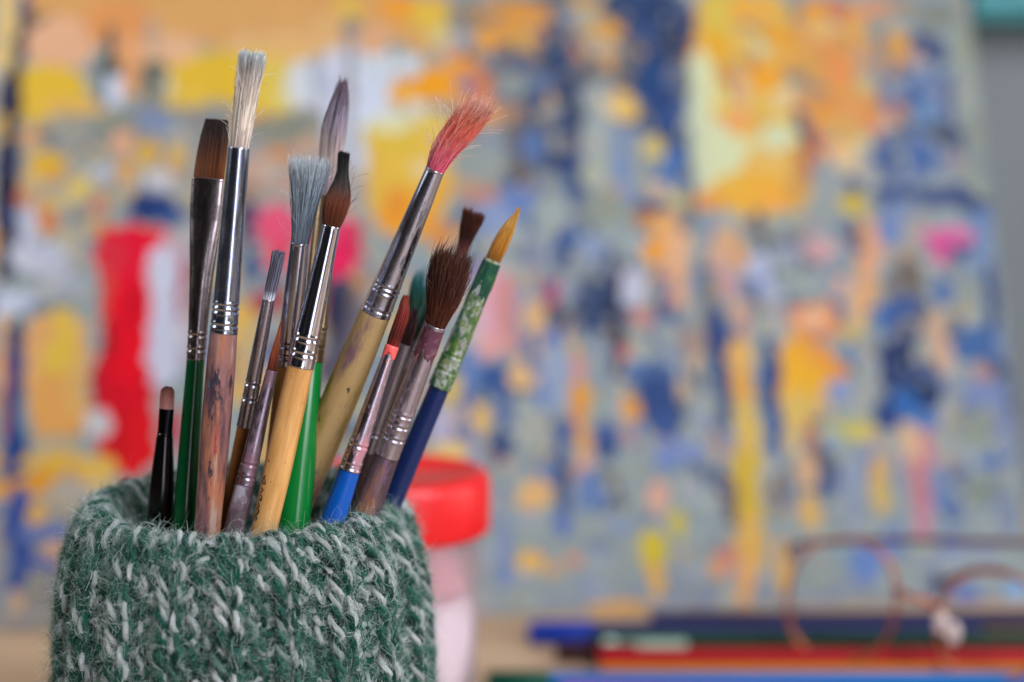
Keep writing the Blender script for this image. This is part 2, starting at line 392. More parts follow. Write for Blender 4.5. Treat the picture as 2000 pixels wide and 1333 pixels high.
# ------------------------------------------------------------------ the painting
YAW = math.radians(6.0)
LEAN = math.radians(18)
CU = np.array([math.cos(YAW), math.sin(YAW), 0])
CB = np.array([-math.sin(YAW), math.cos(YAW), 0])
CV = np.array([0, 0, math.cos(LEAN)]) + CB * math.sin(LEAN)
CN = np.cross(CU, CV)                                    # faces the camera
CO = np.array([0.064, 0.237, 0.0005])
STROKES = """
#SKY
450 30 520 60 0 d39f63|110 80 75 50 0 dfae8a|230 50 60 50 0 d8955c|330 95 60 30 0 ddb08a|560 88 120 28 0 dab07c|450 25 160 30 0 d4a266
90 170 80 42 0 dcb640|420 150 95 50 0 dcb640|60 205 70 30 0 dcb544|20 60 26 100 0 d9bd80|250 130 30 60 0 dca070|350 190 60 20 0 dcb850|145 210 60 18 0 dab060
500 250 460 45 0 8d8f84|190 300 200 70 0 9a998c|420 300 160 60 0 9c9a90|200 430 220 90 0 a3a194|560 370 180 120 0 a59c94
217 92 11 42 0 4c4c46|215 140 28 28 0 585a52|221 178 18 32 0 ccd3e4|200 178 9 34 0 6f756c|297 68 11 38 0 b09c8c|300 150 31 32 0 66685e|298 195 28 28 0 8a8878|332 170 9 28 0 d8c9a0
300 235 38 24 0 7d8cab|222 262 52 34 0 868a7c|140 262 42 26 0 9c9a8c|400 238 52 24 0 8a8a84|560 250 50 28 0 8a8c80
240 282 23 25 0 d9a585|290 295 21 22 0 dcac3c|345 307 19 20 0 d8b060|246 336 24 20 0 d8a050|88 318 38 22 0 d8ae42|92 342 34 12 10 d59e48|60 270 20 20 0 d8a570|40 392 19 22 0 c5764f|156 366 22 22 0 dcc05c|200 340 28 16 0 bcc0c8|190 405 16 18 0 c98063|86 430 25 22 0 cf7845|50 440 26 34 -20 bcc0cf|30 310 18 18 0 7a8aa0|90 262 14 14 0 6f6a66|310 352 28 22 0 c8c5c8|110 400 26 14 0 c8b478|150 330 16 22 0 a8a090|60 350 22 16 0 d0b070|130 470 30 22 0 b0a890
45 8 13 24 0 2c4180|46 60 14 42 14 4e4854|30 130 13 52 14 3e3a48|82 38 24 7 -35 7c6c58|20 200 24 50 0 2c2c44|12 330 21 135 0 242440|15 470 20 80 0 262848|4 250 8 30 0 d0a840
295 404 44 28 0 263c70|335 420 26 18 0 34508c
#RED
266 492 72 52 0 e0203a|215 500 30 36 20 d8303c|254 560 62 80 0 e21f32|248 660 50 90 0 e31c2e|246 760 55 90 0 e01c2c|248 865 60 66 0 dc2028|262 610 7 66 4 b81628|236 800 7 60 -4 b01828|212 660 9 40 6 9c1c28|280 760 7 50 3 c01a2a|350 520 16 50 -20 c84848|205 575 12 50 8 c85048|192 760 14 50 0 b41f30|225 500 12 30 20 d03448|260 700 16 60 0 e8182c|225 880 25 30 0 c82028
325 560 34 90 -5 c9cde0|322 670 36 80 0 c5c8dc|340 480 16 30 -20 c2a8b4|335 840 16 50 0 c03038|360 640 18 90 0 c0b8c0|352 560 8 60 0 a03a44
#LEFT
80 505 62 34 10 c3c6d2|28 592 38 22 0 c5cbe0|105 560 44 20 0 b0b2b4|88 602 46 12 -4 7f8488|150 500 22 20 0 a8a498|145 560 22 16 0 a8acb8|70 545 30 8 0 8c9098
105 700 68 90 0 dba870|118 690 32 86 0 dcb850|112 795 56 62 0 dda25c|6 690 14 80 0 e0b080|150 750 18 60 0 d8ac68|90 650 18 20 0 d8a468
30 690 18 66 0 2c3864|24 790 19 114 2 30447c|28 890 25 60 0 2c4882|8 800 5 90 0 c06050
112 872 58 16 0 b0a890|105 903 70 17 0 ddb050|190 915 42 22 0 e0b860|175 952 40 18 0 ddc080|190 830 26 28 0 c5c5c8
100 1050 160 120 0 a39c92|60 948 100 17 -8 e09a30|132 962 44 26 0 b4ab9c|62 1000 28 24 0 e0b060|30 1015 26 64 0 3c5296|44 1105 30 66 -8 3e5496|92 1042 52 20 0 6a7cb0|106 1072 16 20 0 d8a888|82 1104 34 14 0 5a6cae|100 1160 56 50 0 9a968c|60 1215 70 30 0 a09c98|30 1180 14 26 0 d0b090|8 1130 12 60 0 8a94a4
#MIDTOP
690 200 60 130 0 c8d0e0|500 150 60 50 0 dcb83c|560 140 60 36 0 d9c060|530 205 60 26 0 dcc050|560 190 30 20 0 d8cc80|500 226 50 11 0 d8a050|590 160 30 50 0 d0d4d8|618 170 11 60 0 a9b0c0|650 160 22 66 0 ccd0e0|722 190 50 78 0 cdd5e6|735 128 40 30 0 d0d8e0
560 100 60 18 0 dcb070|680 15 28 26 0 d8b458|715 72 50 30 0 d8a880|640 55 40 30 0 d8ac74|685 52 22 18 0 8c8068|684 250 9 190 0 aaa8a5|684 130 11 70 0 98989c
790 18 48 20 8 e89c38|850 42 50 40 0 dcb850|820 80 40 22 20 d4a468|862 75 24 22 0 d0c088|880 105 22 20 0 c8a090|900 32 26 34 0 8a8880|935 10 26 20 0 7f8890|902 78 20 20 0 a8a8a8
800 330 84 110 0 e0b850|765 270 52 44 0 dcbc4c|850 165 80 30 0 eda030|790 186 34 20 0 e8a838|800 130 27 23 0 d8dce0|816 215 24 22 0 d9d5c8|760 240 42 18 0 d8d8b0|850 250 40 30 0 dcc060|790 420 64 44 0 eaa235|772 400 30 30 0 e0943c|860 460 28 28 0 d09058|828 335 22 20 0 e0cc98|850 380 30 40 0 e0a848|735 350 20 70 0 dcb450
902 130 34 22 10 e09c50|930 185 32 60 0 cf8058|908 172 17 22 0 8080a0|955 230 22 26 0 d89858|880 190 26 12 0 e8a038
540 252 46 30 0 85887c|545 305 24 16 0 c98858|600 285 20 16 0 c8a080|500 335 32 30 0 c0a090|570 360 26 22 0 b8988c|480 375 26 20 0 9a8070|528 330 20 14 0 b8b0a0
490 440 22 44 0 3a3f60|540 440 42 42 0 e05878|670 452 26 30 0 dd4870|660 505 30 46 0 e03060|704 470 22 36 0 c83050|494 522 16 28 0 3c5080|522 590 34 24 0 a04858|545 500 30 30 0 d85068|600 450 30 40 0 c86878|612 560 30 60 0 b85060
730 480 22 44 0 9aa09a|745 535 24 30 0 a09c90|700 560 20 30 0 c09060|665 610 36 70 0 33344c|672 690 28 44 0 4a4858|640 720 20 40 0 5a505c|480 690 44 100 0 d2a968|465 620 30 30 0 d8b060|530 780 40 60 0 cfae80|590 640 40 80 0 a88868|700 640 20 60 0 706870
#TREES
1120 130 240 150 0 74767a|1100 320 180 110 0 727b8e|1055 90 80 60 0 66686e|1080 250 70 110 0 5c6478|1180 130 60 50 0 7c7670|1048 193 20 24 0 4c5878|1021 279 24 34 0 66626c|1134 148 20 20 0 646066|1215 140 22 22 0 626468|960 75 34 24 -20 e0a050|1030 38 50 26 -20 d89848|1010 15 44 16 0 cf9450|1045 65 26 22 0 c89868|930 35 26 20 0 9a8468|1150 50 28 20 0 c8a068|1192 58 22 22 0 dba048|1140 32 20 18 0 a8a898|1178 92 34 20 0 b8a890|1188 120 17 13 0 cf9a60|1125 102 17 14 0 c08468|1150 6 34 9 0 d0a050|985 105 30 16 0 7a706c|1020 85 20 16 0 c8a058|960 20 20 12 0 d89c50
1072 60 17 20 0 38496a|1092 110 25 28 0 34486c|1012 118 24 14 -20 3f5070|1115 212 22 58 0 344462|1100 322 24 20 0 2e4474|1130 370 17 22 0 3b4668|1050 250 20 30 0 565c6c|1042 300 18 14 0 4a5068|1145 160 18 22 0 5c606c|1085 160 14 30 0 45506c|1010 190 22 16 0 5a6478|1020 330 24 22 0 6c6868
940 320 50 40 0 98a098|1000 168 34 22 0 8f9890|1060 160 20 15 0 6078a0|1072 218 28 12 -25 a09c88|1040 282 20 32 0 5c78a8|1000 262 20 20 0 706860|1088 275 16 16 0 8a8884|990 220 20 20 0 b08c70|960 270 26 26 0 8c98a0|940 380 36 22 0 b88878|1010 392 36 28 0 6c84b8|1080 412 36 34 0 a0aca8|1070 350 24 16 0 8c9498|960 430 40 36 0 8a9cc0|930 440 20 24 0 7c88a8|1000 460 26 22 0 a5b0b0
1258 70 102 96 0 3a4a68|1250 15 50 26 0 344a72|1302 60 48 60 0 2c4068|1312 92 16 26 0 3a4050|1275 165 27 62 0 2c4a7c|1302 215 30 50 0 324878|1312 226 18 18 0 3a588c|1332 150 14 46 0 5c6878|1345 260 12 90 0 4c5a78|1316 318 26 22 0 4870b0|1300 350 28 24 0 5878a8|1346 375 14 56 0 6c6e76|1235 100 18 30 0 6c6c74|1225 150 14 20 0 5a6070|1350 40 8 30 0 4a5470
1172 198 36 40 0 a0a8a4|1176 292 38 74 0 a0aaa8|1162 345 26 30 0 aab0a0|1242 312 26 60 0 98a09c|1216 210 30 26 0 dfb968|1190 205 18 18 0 d8c4a0|1276 288 23 22 0 d0bc70|1212 315 13 66 0 7890b8|1222 380 14 30 0 8898b8|1180 405 50 28 0 90988c|1250 265 14 14 0 8c98a8
1290 376 27 18 10 c8b098|1325 392 16 13 0 c8b870|1265 430 21 18 0 b07840|1302 450 34 36 0 e0a868|1275 492 24 24 0 eca034|1332 480 22 30 0 dca878|1338 440 12 10 0 607090|1106 465 23 18 0 3a5a94|1160 482 32 20 0 8c9cbc|1220 470 26 30 0 98a4a4|1050 480 26 22 0 98a0a8
#YELLOW
1460 110 115 130 0 dcb45c|1470 290 120 150 0 dcb860|1620 130 100 130 0 cf9a5c|1400 30 24 56 0 d4bc58|1452 20 28 26 0 e8ac50|1500 15 30 16 0 e8b048|1522 32 20 14 0 d8b860|1555 22 10 18 0 8c8870|1590 15 22 18 0 e09840|1636 22 20 28 0 c07860|1700 20 28 16 0 dc9468|1725 12 20 12 0 c8906c|1762 15 22 18 0 a08470|1392 90 36 28 0 e2aa3a|1450 75 24 20 0 d8b468|1520 70 34 20 0 e2a23e|1495 155 27 26 0 eaa43a|1450 172 19 32 0 dcb488|1540 105 26 16 0 e0a850|1560 155 21 14 0 8a8478|1622 112 28 22 0 dc9458|1642 142 24 26 0 e0935c|1600 60 26 18 0 dcae70|1575 190 20 16 0 c89870|1590 130 18 18 0 cfa058
1712 55 24 22 0 8c948c|1670 62 14 22 0 e0ac60|1752 92 22 32 0 d8a050|1725 100 14 22 0 88807c|1802 88 34 22 0 485070|1832 102 18 22 0 3c4c78|1785 116 15 13 0 b89890|1690 162 17 20 0 c0b890|1690 120 14 26 0 a89088|1640 178 20 14 0 d89850|1720 150 14 18 0 707c94
1372 175 22 80 0 d6dcb0|1400 300 48 62 0 d4dab0|1362 280 12 110 0 c4ccb0|1520 268 34 24 0 d0d8b0|1412 190 14 26 0 e0d080|1440 236 32 24 0 e8a868|1482 212 18 22 0 dcb858|1460 290 30 20 0 d4d8a8|1500 322 50 34 0 e0b868|1470 372 74 36 0 e8b048|1420 352 26 16 0 dcb858|1520 392 40 18 0 eda850|1385 396 32 16 0 e09850|1525 196 20 22 0 ddc490|1560 340 22 60 10 cc9c58|1595 360 12 40 0 b89070
1620 232 34 22 0 dca050|1612 205 26 14 0 d08850|1592 278 11 30 8 c06858|1578 325 9 28 0 b07060|1564 236 10 30 -10 505870|1576 272 8 22 -12 484c60|1662 252 32 26 0 cfa868|1662 220 32 18 0 dc9c60|1702 240 26 15 0 dc9058|1646 300 24 20 0 e4c090|1650 335 24 22 0 c8b898
1620 370 36 56 0 98a0a0|1545 440 46 26 0 98a098|1690 330 20 40 0 a8a8a0|1600 420 22 20 0 98a09c
1800 160 38 26 0 6c80a8|1742 172 20 22 0 8c98a0|1780 153 18 12 0 7888a0|1722 180 10 16 0 5c6c98|1780 195 22 16 0 3c5890|1812 218 22 22 0 6888b0|1856 212 12 44 0 505c88|1756 220 15 20 0 b07068|1732 240 14 18 0 c8a890|1712 216 16 12 0 c88858|1742 272 24 20 0 6a7890|1842 262 22 26 0 505868|1772 258 14 22 0 686870|1720 302 20 22 0 4a6494|1795 300 28 34 0 5870a0|1806 322 15 15 0 3860a0|1746 322 16 13 0 3c4c70|1770 345 50 14 0 7480a0|1850 320 18 30 0 7c8498|1830 180 20 14 0 7884a0
1882 100 22 80 0 909888|1892 200 28 70 0 98a098|1908 310 22 90 0 8c9488|1825 30 46 28 0 808880|1880 20 22 30 0 909488
1745 386 38 22 0 3c5080|1838 382 66 20 0 3c4c7c|1902 402 32 16 0 34446c|1790 378 30 12 0 485880|1666 400 27 17 0 ccb23c|1670 364 12 16 0 405078|1755 412 24 22 0 8090b0|1842 415 32 20 0 8c98a0|1800 420 18 20 0 8c9498|1855 440 30 14 0 98a4a4|1740 450 24 28 0 7088b8|1916 432 22 26 0 6c84b0|1790 450 26 24 0 a8a098
1852 462 52 17 0 d86ca2|1835 484 20 28 0 cc5890|1890 492 24 14 0 34486c|1920 480 20 20 0 7088b0
1486 458 13 38 -20 4a4858|1468 450 12 20 0 807c78|1420 480 28 40 0 d0a880|1445 500 16 22 0 d8a070|1425 430 24 20 0 a0a8a8|1540 470 30 16 0 707484|1580 440 14 12 0 c09080|1602 488 34 22 0 c8a0a0|1540 500 26 16 0 98a0b0|1668 462 12 30 0 785868|1676 482 8 24 0 404868|1705 475 15 50 0 d8a080|1640 450 18 12 0 58688c
#PEOPLE
1160 720 330 260 0 98a29f|1400 850 300 300 0 98a29c|1000 560 60 100 0 a0a4a4
955 600 30 78 0 dcacbc|988 605 25 68 0 cc9090|1002 640 14 46 0 c88c84|960 675 38 26 0 dba2a0|1020 620 12 50 0 9098b0|920 640 18 50 0 c8b8b8
960 735 38 28 0 3c5c94|976 762 22 26 0 405c90|920 720 17 42 0 7088b8|915 805 15 72 0 6c80b0|936 822 17 36 0 dcb468|985 800 18 36 0 5c6c98|975 872 16 42 6 3c4c78|925 880 12 40 0 7f90b8|865 830 26 34 0 b4b0c8|880 884 34 20 0 e0c080|880 760 20 28 0 dcc068|870 700 20 30 0 b8b098
1045 630 22 46 0 d8b080|1020 732 27 30 0 e0b880|1076 572 20 26 0 a83c66|1090 622 18 20 0 404858|1080 672 20 34 0 6078b0|1085 735 32 60 0 96a4bc|1060 775 14 32 0 7088b8|1040 500 20 20 0 7c84a0|1035 830 24 50 0 a4aca4
1145 585 18 64 0 4a5264|1168 612 24 66 0 34456a|1196 600 20 104 0 323e58|1202 670 14 66 0 3a3a4c|1090 500 12 34 0 5c6c90|1040 690 10 40 0 6474a0|1060 560 8 30 0 7078a0|1190 520 14 40 0 445070|1130 520 20 24 0 98a0a0|1172 700 18 50 0 8c98a4
1322 500 24 54 0 e0b088|1332 560 20 32 0 dca880|1236 560 24 34 0 c0c4d8|1286 545 16 16 0 b08070|1250 620 22 20 0 c08880|1308 592 16 12 0 c48880|1220 690 15 18 0 c47870|1250 690 18 16 0 a8b4a8|1300 615 24 18 0 58688c|1268 732 52 25 0 4c6494|1286 790 38 60 0 384f80|1300 832 30 22 0 405890|1240 720 20 18 0 5c78a8|1310 690 30 26 0 8c98a4
1132 780 17 44 0 e09c3c|1124 812 12 22 0 d88850|1138 862 15 32 0 dca050|1130 716 14 26 0 cf9088|1145 905 15 28 0 d0a088|1230 796 20 26 0 e4a048|1226 850 12 22 0 b0908c|1182 850 26 30 0 4c6498|1186 878 18 22 0 34487c|1092 880 15 66 0 4c6090|1100 945 15 50 0 3c4c74|1112 840 12 26 0 607098|1155 960 32 44 0 6c84b0|1332 880 48 20 12 8090bc|1300 902 26 14 12 7088c0|1060 912 30 11 0 7c88a0|1045 968 36 30 0 dcb078|1190 930 20 12 0 7c7c70
1375 560 14 40 0 5c6078|1386 600 19 60 0 7c7870|1352 560 12 32 0 8898a8|1420 545 22 40 0 c09898|1406 690 21 90 0 344a7c|1416 790 12 44 0 38507c|1350 672 26 32 0 a08c84|1444 612 16 26 0 dcae80|1360 500 18 20 0 98a4a4|1400 500 22 24 0 cca890
1482 530 19 34 0 b0b8d8|1502 565 17 34 -20 a8b4d0|1474 572 9 32 -10 505c80|1452 622 15 32 0 c09890|1512 622 20 44 0 b0aca0|1560 552 44 30 0 9aa4a0|1540 532 16 10 0 687080|1642 560 16 20 0 ccaaa0|1690 545 16 54 0 dca070|1676 605 15 52 0 dcb080|1665 645 20 18 0 c8b070|1550 590 30 8 0 60708c|1640 610 12 30 0 58688c
1590 626 50 32 0 de9058|1590 622 31 16 0 e4b898|1570 720 54 60 0 e8a840|1558 745 42 56 0 eab03e|1636 722 18 30 0 dc9448|1560 805 36 44 0 d8b868|1600 690 24 20 0 e09850|1545 862 18 24 0 d0b880
1445 700 24 40 0 e0b068|1450 762 21 32 0 e2a850|1460 862 26 76 0 d8b860|1440 900 14 40 0 d8a868|1506 740 16 84 0 2e4880|1516 842 15 50 0 3c5c94|1425 860 14 30 0 8c94a4
1642 845 50 18 0 c8c060|1690 842 22 22 0 c8b868|1642 762 27 22 0 8898c0|1692 760 22 44 0 9aa09c|1660 692 26 16 0 6c90b0|1690 690 16 20 0 a8a098
1585 850 14 32 0 b08070|1575 920 20 34 0 d0a880|1612 900 15 38 -14 504c60|1617 945 20 26 0 4a5878|1622 858 20 18 0 90a4b4|1700 882 20 13 0 7c90b8|1720 945 19 60 0 d0a870|1728 962 14 34 0 c8b060|1670 920 20 34 0 98a4b8
1770 505 34 26 0 a89888|1750 552 27 28 0 7a7878|1776 540 26 40 0 706860|1768 602 44 20 0 2c5090|1730 625 14 32 0 4068a8|1770 652 26 30 0 5c5c68|1756 722 38 60 0 263660|1804 754 40 46 -25 26365c|1730 812 21 36 10 34487c|1770 792 23 30 0 3868a8|1812 820 32 16 0 5878b0|1830 660 20 52 -14 c4a288|1846 702 15 24 0 c8a890|1780 872 22 48 0 d4b08c|1814 882 14 44 0 c08890|1796 962 20 62 -6 b87c88|1802 1024 15 40 0 c08494|1806 600 16 26 0 605c68
1900 520 24 26 0 7c90b0|1840 572 17 27 0 3c64a0|1890 562 22 44 0 889490|1936 582 14 64 0 2c4070|1900 670 44 34 0 48689c|1862 640 16 30 0 606878|1915 730 22 18 0 b08880|1957 722 15 15 0 3c5078|1922 770 42 24 0 7888b0|1862 770 16 30 0 8c94a0|1900 832 48 32 0 8c9488|1942 900 38 14 0 5c74a8|1870 930 17 13 0 586080|1832 950 14 44 0 6880b0|1932 962 42 32 0 808c84|1960 830 16 40 0 7c88a8|1968 1000 20 40 0 7c88a0
#FEET
1340 1110 620 80 0 949e9c|1380 1180 600 40 0 9098a0|880 1150 70 90 0 a8a0a4|985 1040 11 40 0 7c8cb4|985 1110 12 66 0 7488b8|1036 1096 25 22 0 dfb060|1120 1096 17 11 0 c88c78|1080 1112 16 12 0 d8a870|1100 1020 16 28 0 5c74b0|1210 1030 22 10 0 7c90b8|1290 1100 22 14 0 8494b4|1286 970 19 32 0 dcaa94|1276 1072 26 38 0 ccb840|1322 1022 18 26 0 c8b850|1280 1132 15 40 0 e0ae54|1332 1082 13 12 0 c8ac98|970 980 26 30 0 9ca0a4
1455 965 31 90 0 d0b048|1465 1062 28 60 0 dcb060|1456 1132 19 52 8 e0a868|1425 980 14 54 0 605868|1420 1092 18 26 15 c88070|1400 1112 17 20 0 d8a078|1516 960 15 42 0 806858|1586 1000 17 38 0 d8b068|1528 1110 14 56 0 d8ac68|1205 1190 66 13 0 dca860|1560 1060 22 30 0 98a0a0
1690 1100 30 40 0 6c88c0|1640 1080 22 22 0 90a4a8|1600 1130 24 30 0 98a098|1740 1060 26 30 0 7088b8|1740 1140 24 26 0 98a4a4|1830 1142 12 26 0 2c3c68|1890 1160 27 15 0 5070b8|1986 1160 16 26 0 80b0e0|1920 1212 70 18 0 c4ba98|1860 1060 26 20 0 6c84b4|1920 1070 30 22 0 8894a8|1000 1170 50 24 0 98a09c|1660 960 18 60 0 8c98b0|1860 1000 22 30 0 60749c|1380 1010 22 40 0 98a4a4|1350 960 24 30 0 a0aab0
"""


def project(P):
    d = P - np.array(CAM)
    f = np.array([0, math.cos(PITCH), -math.sin(PITCH)])
    u = np.array([0, math.sin(PITCH), math.cos(PITCH)])
    z = d @ f
    return 1000 + FPX * d[..., 0] / z, 666.5 - FPX * (d @ u) / z


def canvas_uv(x, y):
    """canvas coordinates (metres right of / above the canvas origin) of a spot of the design"""
    d = np.array([(x - 1000) / FPX, 0, 0]) + np.array([0, math.cos(PITCH), -math.sin(PITCH)]) - (y - 666.5) / FPX * np.array([0, math.sin(PITCH), math.cos(PITCH)])
    o = np.array(CAM)
    k = np.dot(CO - o, CN) / np.dot(d, CN)
    q = o + k * d - CO
    return float(q @ CU), float(q @ CV)


U1 = canvas_uv(1962, 640)[0]
U0, V0, V1 = -0.275, 0.0, 0.385
nu, nv = 670, 430
uu, vv = np.meshgrid(np.linspace(U0, U1, nu), np.linspace(V0, V1, nv))
# patchwork of small daubs: every point takes the colour found at the middle of its own daub
cs = 0.0030
gi, gj = np.floor(uu / cs).astype(int), np.floor(vv / cs).astype(int)


def h2(i, j, s):
    v = np.sin(i * 127.1 + j * 311.7 + s * 74.7) * 43758.5453
    return v - np.floor(v)


best = np.full(uu.shape, 9.0)
su = np.zeros_like(uu)
sv = np.zeros_like(uu)
sid = np.zeros_like(uu)
for a in (-1, 0, 1):
    for b in (-1, 0, 1):
        ci, cj = gi + a, gj + b
        px_ = (ci + h2(ci, cj, 1)) * cs
        py_ = (cj + h2(ci, cj, 2)) * cs
        d = (uu - px_) ** 2 + ((vv - py_) * .8) ** 2
        k = d < best
        best = np.where(k, d, best)
        su = np.where(k, px_, su)
        sv = np.where(k, py_, sv)
        sid = np.where(k, h2(ci, cj, 3), sid)
img = np.zeros((nv, nu, 3)) + np.array(lin('94a09f'))
mixu, mixv = su * .75 + uu * .25, sv * .75 + vv * .25


def daub(x, y, rx, ry, an, hx):
    an = math.radians(an)
    c = canvas_uv(x, y)
    ex = canvas_uv(x + rx, y)
    ey = canvas_uv(x, y - ry)
    RX = math.hypot(ex[0] - c[0], ex[1] - c[1])
    RY = math.hypot(ey[0] - c[0], ey[1] - c[1])
    rr = max(RX, RY) * 1.25
    i0, i1 = np.searchsorted(uu[0], [c[0] - rr, c[0] + rr])
    j0, j1 = np.searchsorted(vv[:, 0], [c[1] - rr, c[1] + rr])
    if i1 <= i0 or j1 <= j0:
        return
    sl = (slice(j0, j1), slice(i0, i1))
    du, dv = mixu[sl] - c[0], mixv[sl] - c[1]
    a = (du * math.cos(an) - dv * math.sin(an)) / RX
    b = (du * math.sin(an) + dv * math.cos(an)) / RY
    q = np.abs(a) ** 2.6 + np.abs(b) ** 2.6 + (sid[sl] - .5) * .35
    img[sl][q < 1.0] = lin(hx)


allst = []
for line in STROKES.strip().split('\n'):
    if line.startswith('#'):
        continue
    for s in line.split('|'):
        x, y, rx, ry, an, hx = s.split()
        allst.append((float(x), float(y), float(rx), float(ry), float(an), hx))
for st in allst:                                  # broad grounds first
    if st[2] * st[3] > 4200:
        daub(*st)
prg = random.Random(5)
ZONES = [  # x0 x1 y0 y1 count rx ry palette: the small loose daubs that fill the crowd, the trees and the town
    (885, 1345, 0, 420, 230, (7, 17), (8, 20), '38486a 2e4474 4c5878 5c6478 6a6a70 8c9498 a0a8a4 c89860 d8a050 7c8cb0 a08070 5878a8 3c4458 50586c 34405c'),
    (1350, 1750, 0, 330, 120, (8, 18), (8, 18), 'e0a040 d8b460 dc9458 e8b048 c87c50 8c8878 d4a878 ccd0a8 b08060 d8a858'),
    (1700, 1900, 80, 420, 80, (7, 14), (8, 20), '6c80a8 50609c 3c4c78 7c8898 9aa098 606878 b08878 4870a8'),
    (880, 1975, 420, 1000, 520, (5, 12), (12, 36), '3c5080 4c6494 6c84b0 8c98b0 a0a8ac a8b0ac 8c949c 7c8890 ccb088 b89488 505868 a8b0b4 4c5870 d0a860 38486c 98a09c 8c9894 445478 b0a890 a0a49c'),
    (900, 1990, 980, 1190, 120, (10, 26), (5, 12), '9ca4a4 a8b0ac 8894a0 8c98b8 98a098 7c8c9c a0a8b4'),
    (20, 480, 240, 480, 150, (7, 15), (7, 16), '8c8c80 a8a898 c8b080 c88058 7c8898 b8b8b8 9a9484 d0a860 6c7078 b0a088'),
    (380, 900, 540, 1190, 260, (7, 16), (10, 30), '8c949c a8a494 6c84b0 ccb088 d0a860 4c5c88 98a09c b89488 c8b070 707c98 a0a8a4 505868'),
    (-260, 0, 0, 1200, 260, (9, 22), (10, 30), 'd8a868 dcb850 a8a494 3c4c80 c8c5c8 8c8c80 d0a860 6c7cac c88058 b8b0a0'),
    (0, 160, 940, 1200, 40, (8, 18), (6, 14), '8c8880 a8a094 6c7cac c8a880 9098a4'),
]
for x0, x1, y0, y1, n, rxr, ryr, pal in ZONES:
    pal = pal.split()
    for _ in range(n):
        daub(prg.uniform(x0, x1), prg.uniform(y0, y1), prg.uniform(*rxr), prg.uniform(*ryr), prg.uniform(-18, 18), prg.choice(pal))
for st in allst:
    if st[2] * st[3] <= 4200:
        daub(*st)
val = 1 + (sid - .5) * .12
lum = img.mean(2, keepdims=True)
img = np.clip(lum + (img - lum) * 1.03, .003, 1) * val[..., None] * .71
odd = h2(np.round(su * 9000), np.round(sv * 9000), 5)
grey = (np.max(img, 2) - np.min(img, 2)) < .10
for lo_, hi_, hx in ((0, .05, '53699a'), (.05, .065, 'b09468'), (.065, .12, '66708c'), (.12, .14, '9aa09a')):
    k = grey & (odd >= lo_) & (odd < hi_)
    img[k] = np.array(lin(hx)) * .55 + img[k] * .45
rough_h = (sid - .5) * .00025
P = CO + uu[..., None] * CU + vv[..., None] * CV + rough_h[..., None] * CN
idx = np.arange(nu * nv).reshape(nv, nu)
F = np.stack([idx[:-1, :-1], idx[:-1, 1:], idx[1:, 1:], idx[1:, :-1]], -1).reshape(-1, 4)
root_c = empty('painting', tuple(CO))
tag(root_c, 'large canvas painted with a crowded autumn street in yellow, grey and blue daubs', 'painting')
o = new_mesh('painted_front', P.reshape(-1, 3) - CO, F, M_CANVAS, root_c, smooth=False, col=img.reshape(-1, 3))
m_edge = worn('canvas_edge', ['8f9692', ('6e7f9e', 90, 1, .5, .62), ('b8a888', 120, 1, .56, .66)], .8, grain=False)
TH = 0.018
E = [(U0, V0), (U1, V0), (U1, V1), (U0, V1)]
Vb = [np.array(CU) * a + CV * b - CN * .0006 for a, b in E] + [np.array(CU) * a + CV * b - CN * TH for a, b in E]
new_mesh('stretcher', Vb, [(3, 2, 1, 0)[::-1], (4, 7, 6, 5), (0, 4, 5, 1), (1, 5, 6, 2), (2, 6, 7, 3), (3, 7, 4, 0)], m_edge, root_c, smooth=False)

# ------------------------------------------------------------------ the pot in its knitted cover
POT_H = 0.100
prof = smooth_path([(.0420, .0), (.0428, .015), (.0431, .035), (.0429, .053), (.0423, .066), (.0413, .0765), (.0400, .0845),
                    (.0384, .0905), (.0364, .0945), (.0345, .0958), (.0330, .0940), (.0321, .0890), (.0318, .080), (.0318, .066)], 400)
seg = np.r_[0, np.cumsum(np.linalg.norm(np.diff(prof, axis=0), axis=1))]
LT = seg[-1]


def surf(th, v, off):
    """point on the cover: angle, arc length along the profile, offset outwards"""
    v = np.clip(v, 0, LT)
    r = np.interp(v, seg, prof[:, 0])
    z = np.interp(v, seg, prof[:, 1])
    e = 0.0006
    dr = np.interp(np.clip(v + e, 0, LT), seg, prof[:, 0]) - np.interp(np.clip(v - e, 0, LT), seg, prof[:, 0])
    dz = np.interp(np.clip(v + e, 0, LT), seg, prof[:, 1]) - np.interp(np.clip(v - e, 0, LT), seg, prof[:, 1])
    l = np.hypot(dr, dz) + 1e-12
    nr, nz = dz / l, -dr / l
    rr = r + nr * off
    P = np.stack([rr * np.sin(th), -rr * np.cos(th), z + nz * off], -1)
    N = np.stack([nr * np.sin(th), -nr * np.cos(th), nz], -1)
    P[..., 2] += .0006 * np.clip(z / .097, 0, 1) ** 4 + .0042 * (.5 - .5 * np.cos(th)) * np.clip(z / .097, 0, 1) ** 4
    return P, N


